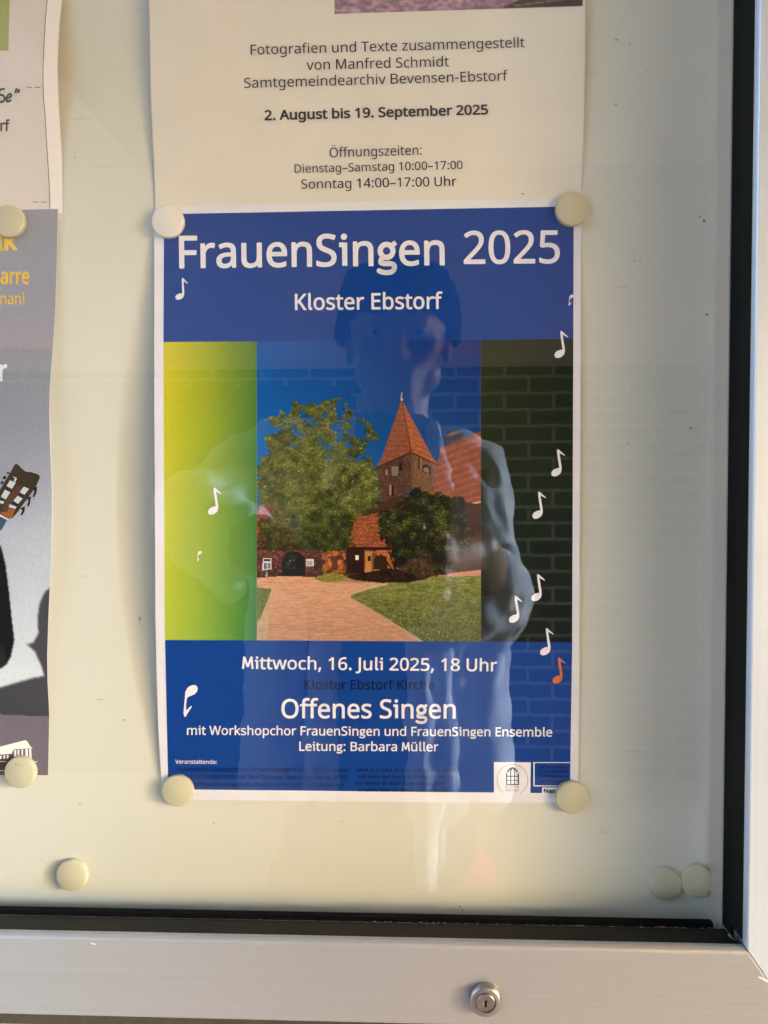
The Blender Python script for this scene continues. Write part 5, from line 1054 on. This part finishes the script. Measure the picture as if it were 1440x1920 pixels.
# ------------------------------------------------------------------ magnets
M['magnet'] = plain('cream_magnet_plastic', (0.54, 0.51, 0.36), 0.5, 0.3, 0.03, 120)
M['magnet_white'] = plain('white_magnet_plastic', (0.78, 0.74, 0.70), 0.42, 0.45, 0.02, 120)
SCR = plain('grey_scratch', (0.32, 0.30, 0.19), 0.7, 0.2)
mag_prof = [(0.0, 0.0), (0.0078, 0.0), (0.0080, -0.0003), (0.0080, -0.0022), (0.0079, -0.0027), (0.0077, -0.0030), (0.0073, -0.0032), (0.0, -0.00322)]
mv, mf = lathe(mag_prof, 64)
proto = mesh_obj('magnet', mv, mf, M['magnet'], None, True); fix_normals(proto)
proto.modifiers.new('edges', 'EDGE_SPLIT').split_angle = R(50)
mags = [((1073, 392.5), 0.0010, 'cream round magnet pinning the top right corner of the blue poster', None),
        ((315, 415.5), 0.0010, 'white round magnet pinning the top left corner of the blue poster', 'w'),
        ((333, 1482.5), 0.0009, 'cream round magnet pinning the bottom left corner of the blue poster', None),
        ((1071.5, 1495), 0.0010, 'cream round magnet pinning the bottom right corner of the blue poster', None),
        ((17.0, 415), 0.0011, 'cream round magnet above the yellow lettering on the grey guitar poster', None),
        ((38.5, 1447.5), 0.0009, 'cream scratched round magnet on the printed house at the bottom of the grey guitar poster', None),
        ((135, 1641), 0.0001, 'cream round magnet alone on the bare board below the posters, at the bottom left', None),
        ((1247, 1657), 0.0001, 'cream round magnet in the bottom right corner, beside the magnet with a flat side', None)]
for i, (p, h, lab_, kind) in enumerate(mags):
    o = proto if i == 0 else proto.copy()
    if i: COL.objects.link(o)
    q = ray_pts(p[0], p[1], h + 0.002); o.location = (q[0], -h, q[2])
    if kind == 'w':
        o.data = proto.data.copy(); o.data.materials.clear(); o.data.materials.append(M['magnet_white'])
    o.rotation_euler = (random.uniform(-.02, .02), random.uniform(0, 6), random.uniform(-.02, .02)) if i not in (2, 5) else (0, 0, 0)
    if i == 5:
        arc_ = [(-0.0028, 0.0052), (-0.0012, 0.0042), (0.0006, 0.0037), (0.0022, 0.0037), (0.0006, 0.0040), (-0.0012, 0.0046)]
        mesh_obj('scratch', [(a, -0.00328, b) for a, b in arc_], [tuple(range(6))], SCR, o)
    if i == 2: mesh_obj('dirt_speck', [(0.0046, -0.00328, -0.0020), (0.0052, -0.00328, -0.0020), (0.0053, -0.00328, -0.0017), (0.0047, -0.00328, -0.0016)], [(0, 1, 2, 3)], SCR, o)
    tag(o, lab_, 'magnet', 'round magnets on the notice board')
bm = bmesh.new(); bm.from_mesh(proto.data)
bmesh.ops.bisect_plane(bm, geom=bm.verts[:] + bm.edges[:] + bm.faces[:], plane_co=(0.0064, 0, 0), plane_no=(1, 0, 0), clear_outer=True)
bmesh.ops.holes_fill(bm, edges=[e for e in bm.edges if e.is_boundary])
flat = bm_obj('magnet', bm, M['magnet'], None, True); flat.modifiers.new('edges', 'EDGE_SPLIT').split_angle = R(40)
q = ray_pts(1307, 1651.5, 0.002); flat.location = (q[0], -0.0001, q[2])
tag(flat, 'cream magnet with one side cut flat, against the case edge in the bottom right corner', 'magnet', 'round magnets on the notice board')
# ------------------------------------------------------------------ the photographer, seen mirrored in the pane
def limb(bm, a, b, ra, rb, sa=(1, 1, 1), sb=(1, 1, 1), sub=2):
    """tapered rounded limb: hull of two ellipsoids"""
    t = bmesh.new()
    for c, r_, s_ in ((a, ra, sa), (b, rb, sb)):
        m = Matrix.Translation(Vector(c)) @ Matrix.Diagonal((r_ * s_[0], r_ * s_[1], r_ * s_[2], 1))
        bmesh.ops.create_icosphere(t, subdivisions=sub, radius=1.0, matrix=m)
    h = bmesh.ops.convex_hull(t, input=t.verts)
    bmesh.ops.delete(t, geom=list({g_ for g_ in h['geom_interior'] if isinstance(g_, bmesh.types.BMVert)}), context='VERTS')
    me = bpy.data.meshes.new('tmp'); t.to_mesh(me); t.free(); bm.from_mesh(me); bpy.data.meshes.remove(me)
def chain(bm, pts):
    for (a, ra), (b, rb) in zip(pts, pts[1:]): limb(bm, a, b, ra, rb)
def remeshed(name, bm, mat, parent, voxel, smooth=4, disp=None):
    bmesh.ops.recalc_face_normals(bm, faces=bm.faces)
    me = bpy.data.meshes.new(name); bm.to_mesh(me); bm.free()
    tmp = bpy.data.objects.new(name, me); COL.objects.link(tmp)
    md = tmp.modifiers.new('r', 'REMESH'); md.mode = 'VOXEL'; md.voxel_size = voxel; md.use_smooth_shade = True
    if smooth: s_ = tmp.modifiers.new('s', 'SMOOTH'); s_.factor = 0.5; s_.iterations = smooth
    bpy.context.view_layer.update()
    dg = bpy.context.evaluated_depsgraph_get()
    out = bpy.data.meshes.new_from_object(tmp.evaluated_get(dg))
    bpy.data.objects.remove(tmp); bpy.data.meshes.remove(me); out.name = name
    if disp:
        n = len(out.vertices); co = np.zeros(n * 3, np.float32); no = np.zeros(n * 3, np.float32)
        out.vertices.foreach_get('co', co); out.vertices.foreach_get('normal', no); co = co.reshape(-1, 3); no = no.reshape(-1, 3)
        d = np.array([disp(Vector(c)) for c in co], np.float32)[:, None]; out.vertices.foreach_set('co', (co + no * d).reshape(-1)); out.update()
    out.polygons.foreach_set('use_smooth', [True] * len(out.polygons))
    return link(name, out, mat, parent)

M['skin'] = plain('skin', (0.20, 0.115, 0.085), 0.5, 0.4, 0.06, 40)
M['hair'] = plain('dark_brown_hair', (0.020, 0.014, 0.010), 0.8, 0.1, 0.4, 150, bump=0.5)
M['shirt'] = plain('pale_blue_linen', (0.48, 0.54, 0.64), 0.85, 0.2, 0.08, 60, bump=0.2)
M['vest'] = plain('navy_cotton', (0.020, 0.026, 0.06), 0.85, 0.2, 0.1, 60)
M['trousers'] = plain('maroon_cotton', (0.32, 0.045, 0.08), 0.85, 0.2, 0.1, 40)
M['shoe'] = plain('black_leather', (0.02, 0.018, 0.016), 0.45, 0.4, 0.1, 80)
M['eye'] = plain('eye_white', (0.25, 0.24, 0.22), 0.3, 0.4); M['iris'] = plain('dark_iris', (0.03, 0.02, 0.015), 0.2, 0.5)

person = empty('person', (0, 0, 0))
person.location = (-0.02, -0.84, GZ)
tag(person, 'person in open pale blue shirt and maroon trousers holding up a phone', 'person')
PO = Vector(person.location)
def V(x, y, z): return Vector((x, y, z)) - PO
hc_ = (0.002, -0.800, 0.228)               # head centre
body = bmesh.new()
# trunk, neck
limb(body, V(-0.03, -0.845, -0.58), V(-0.03, -0.845, -0.36), 0.150, 0.128, (1, .74, .9), (1, .76, 1))
limb(body, V(-0.03, -0.845, -0.36), V(-0.025, -0.845, -0.10), 0.128, 0.150, (1, .76, 1), (1.06, .72, 1))
limb(body, V(-0.025, -0.845, -0.10), V(-0.02, -0.840, 0.015), 0.150, 0.120, (1.06, .72, 1), (1.25, .6, .6))
limb(body, V(-0.015, -0.835, 0.03), V(-0.002, -0.812, 0.16), 0.060, 0.054)
limb(body, V(0.10, -0.838, 0.028), V(-0.02, -0.838, 0.07), 0.052, 0.050); limb(body, V(-0.165, -0.830, 0.05), V(-0.02, -0.838, 0.07), 0.052, 0.050)
# head: skull, face wedge, jaw, nose, brow, lips, ears
def hp(dx, dy, dz): return V(hc_[0] + dx, hc_[1] + dy, hc_[2] + dz)
limb(body, hp(0, -0.010, 0.030), hp(0, 0.008, 0.020), 0.079, 0.074, (1, 1.05, 1), (1, 1, 1))
limb(body, hp(0, 0.022, 0.010), hp(0, 0.040, -0.088), 0.064, 0.030, (1, .95, 1), (1.05, 1, .85))
limb(body, hp(-0.034, 0.016, -0.050), hp(0.034, 0.016, -0.050), 0.032, 0.032)
limb(body, hp(-0.028, 0.064, 0.022), hp(0.028, 0.064, 0.022), 0.013, 0.013)
limb(body, hp(0, 0.074, 0.012), hp(0, 0.094, -0.030), 0.008, 0.012); limb(body, hp(-0.011, 0.080, -0.034), hp(0.011, 0.080, -0.034), 0.008, 0.008)
limb(body, hp(-0.017, 0.067, -0.058), hp(0.017, 0.067, -0.058), 0.007, 0.007); limb(body, hp(-0.014, 0.066, -0.067), hp(0.014, 0.066, -0.067), 0.008, 0.008)
limb(body, hp(-0.040, 0.054, -0.018), hp(-0.034, 0.054, -0.024), 0.020, 0.020); limb(body, hp(0.040, 0.054, -0.018), hp(0.034, 0.054, -0.024), 0.020, 0.020)
for s_ in (-1, 1): limb(body, hp(0.077 * s_, -0.012, 0.020), hp(0.074 * s_, -0.004, -0.024), 0.017, 0.012, (.4, 1, 1.1), (.5, 1, 1))
# arms
EL_R, WR_R = (0.118, -0.690, -0.150), (0.088, -0.445, -0.055)
EL_L, WR_L = (-0.262, -0.665, -0.030), (-0.065, -0.440, -0.095)
chain(body, [(V(0.118, -0.838, 0.018), 0.056), (V(0.122, -0.775, -0.066), 0.049), (V(*EL_R), 0.040), (V(0.112, -0.600, -0.118), 0.041), (V(*WR_R), 0.026)])
chain(body, [(V(-0.180, -0.830, 0.045), 0.056), (V(-0.225, -0.750, 0.005), 0.049), (V(*EL_L), 0.040), (V(-0.190, -0.585, -0.052), 0.041), (V(*WR_L), 0.026)])
# legs inside the trousers
for s_ in (-1, 1):
    chain(body, [(V(-0.03 + 0.085 * s_, -0.845, -0.62), 0.085), (V(-0.03 + 0.095 * s_, -0.835, -1.02), 0.058), (V(-0.03 + 0.100 * s_, -0.865, -1.40), 0.040), (V(-0.03 + 0.110 * s_, -0.79, -1.455), 0.032)])
# phone frame: behind the lens
PH = (CAM[0] - 0.026, CAM[1] - 0.0090, CAM[2] - 0.060)      # centre of the phone body
# hands: palm and five bent fingers each
def hand(bm, w, sgn, palm_end, tips):
    w = Vector(w) - PO; pe = Vector(palm_end) - PO
    limb(bm, w, (w * 0.5 + pe * 0.5), 0.024, 0.024, (1, .8, 1), (1, .75, 1.2)); limb(bm, (w * 0.5 + pe * 0.5), pe, 0.024, 0.020, (1, .75, 1.2), (.9, .7, 1.6))
    for pts, r0 in tips:
        p = [Vector(q) - PO for q in pts]
        for i in range(len(p) - 1): limb(bm, p[i], p[i + 1], r0 * (1 - .12 * i), r0 * (0.88 - .12 * i), sub=2)
x1, x0 = PH[0] + 0.0358, PH[0] - 0.0358; yb_, yf_ = PH[1] - 0.004, PH[1] + 0.004
zr, zl = PH[2] - 0.005, PH[2] - 0.040
hand(body, WR_R, 1, (x1 + 0.022, yb_ - 0.018, zr - 0.012), [
    ([(x1 + 0.022, yb_ - 0.016, zr + 0.012), (x1 + 0.018, yf_ + 0.006, zr + 0.018), (x1 + 0.002, yf_ + 0.011, zr + 0.020)], 0.0092),
    ([(x1 + 0.023, yb_ - 0.016, zr - 0.006), (x1 + 0.019, yf_ + 0.007, zr - 0.002), (x1 - 0.002, yf_ + 0.011, zr - 0.001)], 0.0095),
    ([(x1 + 0.023, yb_ - 0.016, zr - 0.024), (x1 + 0.019, yf_ + 0.006, zr - 0.022), (x1 + 0.000, yf_ + 0.011, zr - 0.021)], 0.0090),
    ([(x1 + 0.022, yb_ - 0.016, zr - 0.041), (x1 + 0.017, yf_ + 0.005, zr - 0.041), (x1 + 0.004, yf_ + 0.010, zr - 0.041)], 0.0080),
    ([(x1 + 0.016, yb_ - 0.024, zr - 0.020), (x1 + 0.004, yb_ - 0.018, zr + 0.008), (x1 - 0.006, yb_ - 0.010, zr + 0.028)], 0.0105)])
hand(body, WR_L, -1, (x0 - 0.022, yb_ - 0.018, zl - 0.012), [
    ([(x0 - 0.022, yb_ - 0.016, zl + 0.012), (x0 - 0.018, yf_ + 0.006, zl + 0.018), (x0 - 0.002, yf_ + 0.011, zl + 0.020)], 0.0092),
    ([(x0 - 0.023, yb_ - 0.016, zl - 0.006), (x0 - 0.019, yf_ + 0.007, zl - 0.002), (x0 + 0.002, yf_ + 0.011, zl - 0.001)], 0.0095),
    ([(x0 - 0.023, yb_ - 0.016, zl - 0.024), (x0 - 0.019, yf_ + 0.006, zl - 0.022), (x0 - 0.000, yf_ + 0.011, zl - 0.021)], 0.0090),
    ([(x0 - 0.022, yb_ - 0.016, zl - 0.041), (x0 - 0.017, yf_ + 0.005, zl - 0.041), (x0 - 0.004, yf_ + 0.010, zl - 0.041)], 0.0080),
    ([(x0 - 0.016, yb_ - 0.024, zl - 0.020), (x0 - 0.004, yb_ - 0.018, zl + 0.008), (x0 + 0.006, yb_ - 0.010, zl + 0.028)], 0.0105)])
remeshed('body', body, M['skin'], person, 0.0042, 3)
for s_ in (-1, 1):
    bm = bmesh.new(); bmesh.ops.create_uvsphere(bm, u_segments=20, v_segments=12, radius=0.0125, matrix=Matrix.Translation(hp(0.031 * s_, 0.0620, 0.002)))
    eye = bm_obj('eye', bm, M['eye'], person, True)
    bm = bmesh.new(); bmesh.ops.create_uvsphere(bm, u_segments=16, v_segments=10, radius=0.0062, matrix=Matrix.Translation(hp(0.031 * s_, 0.0690, 0.001)))
    bm_obj('iris', bm, M['iris'], eye, True)
    bm = bmesh.new(); limb(bm, hp(0.016 * s_, 0.079, 0.030), hp(0.048 * s_, 0.068, 0.032), 0.0045, 0.003); bm_obj('eyebrow', bm, M['hair'], person, True)
hair = bmesh.new()
limb(hair, hp(0, -0.016, 0.046), hp(0, -0.004, 0.052), 0.088, 0.084, (1, 1.05, .92), (1, 1, .95)); limb(hair, hp(0, -0.045, 0.010), hp(0, -0.050, -0.030), 0.068, 0.052)
for k in range(26):
    a_ = random.uniform(-2.6, 2.6); e_ = random.uniform(0.25, 1.3)
    p = (0.080 * math.sin(a_) * math.cos(e_), -0.012 + 0.078 * math.cos(a_) * math.cos(e_), 0.052 + 0.070 * math.sin(e_))
    if p[1] > 0.05 and p[2] < 0.075: continue
    limb(hair, hp(*p), hp(p[0] * 1.08 + random.uniform(-.012, .012), p[1] * 1.08, p[2] + random.uniform(-.012, .010)), 0.016, 0.006, sub=1)
for k in range(14):                         # fringe over the forehead and full sides
    u_ = -0.060 + 0.120 * k / 13 + random.uniform(-.004, .004)
    limb(hair, hp(u_, 0.052 - 9.0 * u_ * u_, 0.092), hp(u_ * 1.12 + random.uniform(-.008, .008), 0.074 - 10.0 * u_ * u_, 0.048 + random.uniform(-.012, .008)), 0.020, 0.009, sub=1)
for s_ in (-1, 1):
    limb(hair, hp(0.070 * s_, -0.010, 0.060), hp(0.082 * s_, -0.010, 0.010), 0.026, 0.016); limb(hair, hp(0.066 * s_, 0.020, 0.070), hp(0.080 * s_, 0.016, 0.022), 0.022, 0.010)
for s_ in (-1, 1): limb(hair, hp(0.074 * s_, 0.006, 0.040), hp(0.075 * s_, 0.004, 0.008), 0.014, 0.007)
remeshed('hair', hair, M['hair'], person, 0.005, 2, lambda c: 0.004 * mnoise.noise(c * 60))

def folds(c): return 0.011 * mnoise.noise(Vector((c.x * 9, c.y * 9, c.z * 4))) + 0.009 * mnoise.noise(Vector((c.x * 22, c.y * 22, c.z * 17))) + 0.004 * mnoise.noise(c * 52)
vest = bmesh.new()
limb(vest, V(-0.03, -0.835, -0.55), V(-0.03, -0.838, -0.36), 0.160, 0.140, (1, .80, .9), (1, .80, 1))
limb(vest, V(-0.03, -0.838, -0.36), V(-0.025, -0.838, -0.08), 0.140, 0.160, (1, .80, 1), (1.05, .76, 1)); limb(vest, V(-0.025, -0.838, -0.08), V(-0.02, -0.838, 0.02), 0.160, 0.110, (1.05, .76, 1), (1.2, .62, .6)); limb(vest, V(-0.018, -0.836, 0.03), V(-0.006, -0.818, 0.088), 0.072, 0.066)
remeshed('vest', vest, M['vest'], person, 0.008, 3, lambda c: 0.4 * folds(c))
sh = bmesh.new()
# back and sides of the open shirt, hanging loose to the hips; yoke, collar, sleeves with rolled cuffs
for x_, w_ in ((-0.165, .05), (0.105, .055)):
    limb(sh, V(x_, -0.800, 0.010), V(x_ * 1.05, -0.785, -0.44), 0.052, 0.060, (.9, .8, 1), (1, .95, .7))
limb(sh, V(-0.03, -0.900, -0.02), V(-0.03, -0.915, -0.45), 0.13, 0.15, (1.05, .38, .8), (1.15, .40, .6))
limb(sh, V(-0.185, -0.850, -0.05), V(-0.200, -0.850, -0.46), 0.05, 0.058); limb(sh, V(0.110, -0.850, -0.05), V(0.126, -0.850, -0.46), 0.05, 0.058)
limb(sh, V(0.058, -0.728, -0.17), V(0.060, -0.700, -0.44), 0.024, 0.036, (1, .6, 1), (1.25, .6, .8)); limb(sh, V(0.105, -0.745, -0.17), V(0.112, -0.715, -0.40), 0.030, 0.042, (1, .6, 1), (1.2, .6, .8))
limb(sh, V(-0.105, -0.728, -0.21), V(-0.110, -0.705, -0.42), 0.022, 0.026, (1, .6, 1), (1, .6, .8))
limb(sh, V(0.040, -0.705, -0.20), V(0.040, -0.685, -0.60), 0.009, 0.012, (1, .6, 1), (1.3, .6, .6)); limb(sh, V(0.060, -0.705, -0.30), V(0.054, -0.690, -0.52), 0.012, 0.010)
limb(sh, V(0.115, -0.838, 0.042), V(-0.02, -0.870, 0.075), 0.058, 0.050); limb(sh, V(-0.185, -0.830, 0.062), V(-0.02, -0.870, 0.075), 0.058, 0.050)
for s_, x_ in ((1, 0.052), (-1, -0.082)): limb(sh, V(x_, -0.790, 0.092), V(x_ + 0.018 * s_, -0.752, 0.010), 0.020, 0.014, (1, .7, 1.2), (1.2, .6, 1)); limb(sh, V(x_, -0.800, 0.095), V(-0.012, -0.878, 0.105), 0.017, 0.017)
chain(sh, [(V(0.112, -0.838, 0.022), 0.064), (V(0.122, -0.770, -0.072), 0.058), (V(0.124, -0.690, -0.155), 0.056), (V(0.116, -0.640, -0.142), 0.060)])
limb(sh, V(0.118, -0.650, -0.135), V(0.106, -0.600, -0.126), 0.062, 0.057); limb(sh, V(0.106, -0.585, -0.124), V(0.102, -0.560, -0.118), 0.060, 0.056); limb(sh, V(0.126, -0.650, -0.165), V(0.120, -0.640, -0.245), 0.042, 0.022, (1, .8, 1), (.8, .8, 1))
chain(sh, [(V(-0.184, -0.830, 0.050), 0.066), (V(-0.232, -0.745, 0.005), 0.062), (V(-0.270, -0.662, -0.032), 0.060), (V(-0.225, -0.615, -0.048), 0.060)])
limb(sh, V(-0.235, -0.620, -0.046), V(-0.195, -0.585, -0.055), 0.060, 0.054); limb(sh, V(-0.245, -0.640, -0.070), V(-0.215, -0.620, -0.120), 0.040, 0.026)
for k in range(6):                          # loose right front swinging out towards the light
    t_ = k / 5; x_, y_ = 0.152 - 0.118 * t_, -0.800 + 0.150 * t_ + 0.012 * math.sin(k * 2.1)
    limb(sh, V(x_, y_ - 0.02, -0.16), V(x_ + 0.004 * math.sin(k * 1.7), y_, -0.415 - 0.03 * math.sin(k * 1.3)), 0.016, 0.021)
limb(sh, V(0.036, -0.652, -0.24), V(0.034, -0.640, -0.60), 0.011, 0.016); limb(sh, V(0.052, -0.668, -0.30), V(0.044, -0.652, -0.52), 0.012, 0.014)
for q_, r_ in (((0.112, -0.612, -0.128), 0.066), ((0.104, -0.572, -0.120), 0.063)): limb(sh, V(*q_), V(q_[0] - 0.003, q_[1] + 0.010, q_[2] + 0.002), r_, r_ * 0.99)
remeshed('shirt', sh, M['shirt'], person, 0.0055, 3, folds)
tr = bmesh.new()
limb(tr, V(-0.03, -0.845, -0.50), V(-0.03, -0.845, -0.66), 0.155, 0.160, (1, .78, .5), (1.05, .78, .7))
for s_ in (-1, 1): chain(tr, [(V(-0.03 + 0.088 * s_, -0.845, -0.64), 0.104), (V(-0.03 + 0.098 * s_, -0.835, -1.02), 0.078), (V(-0.03 + 0.102 * s_, -0.860, -1.40), 0.064)])
remeshed('trousers', tr, M['trousers'], person, 0.009, 3, lambda c: 0.6 * folds(c))
for s_ in (-1, 1):
    bm = bmesh.new(); x_ = -0.03 + 0.105 * s_
    limb(bm, V(x_, -0.885, -1.452), V(x_ + 0.012 * s_, -0.70, -1.464), 0.048, 0.040, (.85, 1, .95), (1, 1, .8)); limb(bm, V(x_, -0.875, -1.45), V(x_, -0.87, -1.40), 0.045, 0.044)
    bmesh.ops.bisect_plane(bm, geom=bm.verts[:] + bm.edges[:] + bm.faces[:], plane_co=V(0, 0, GZ + 0.003), plane_no=(0, 0, 1), clear_inner=True)
    bmesh.ops.holes_fill(bm, edges=[e for e in bm.edges if e.is_boundary]); bm_obj('shoe', bm, M['shoe'], person, True)

# the phone that takes the picture
M['phone'] = plain('dark_grey_phone_glass', (0.02, 0.02, 0.022), 0.25, 0.5, 0.05, 40); M['lens'] = plain('lens_black', (0.005, 0.005, 0.006), 0.08, 0.5)
ph = empty('smartphone', PH)
tag(ph, 'dark smartphone held upright in both hands, mirrored in the glass', 'phone')
box_obj('phone_body', (-0.0358, 0.0358, -0.004, 0.004, -0.0735, 0.0735), M['phone'], ph, 0.0035)
box_obj('screen', (-0.0335, 0.0335, -0.0046, -0.0041, -0.0710, 0.0710), M['lens'], ph, 0.0002)
bump_ = box_obj('camera_bump', (0.0010, 0.0340, 0.0041, 0.0055, 0.0385, 0.0715), M['phone'], ph, 0.0006)
for lx, lz in ((0.026, 0.060), (0.009, 0.047)):
    lv, lf = lathe([(0.0055, 0.0050), (0.0055, 0.0064), (0.0049, 0.0066), (0.0, 0.0066)], 32)
    lo = mesh_obj('lens', [(a + lx, b, c + lz) for a, b, c in lv], lf, M['lens'], bump_, True); fix_normals(lo)
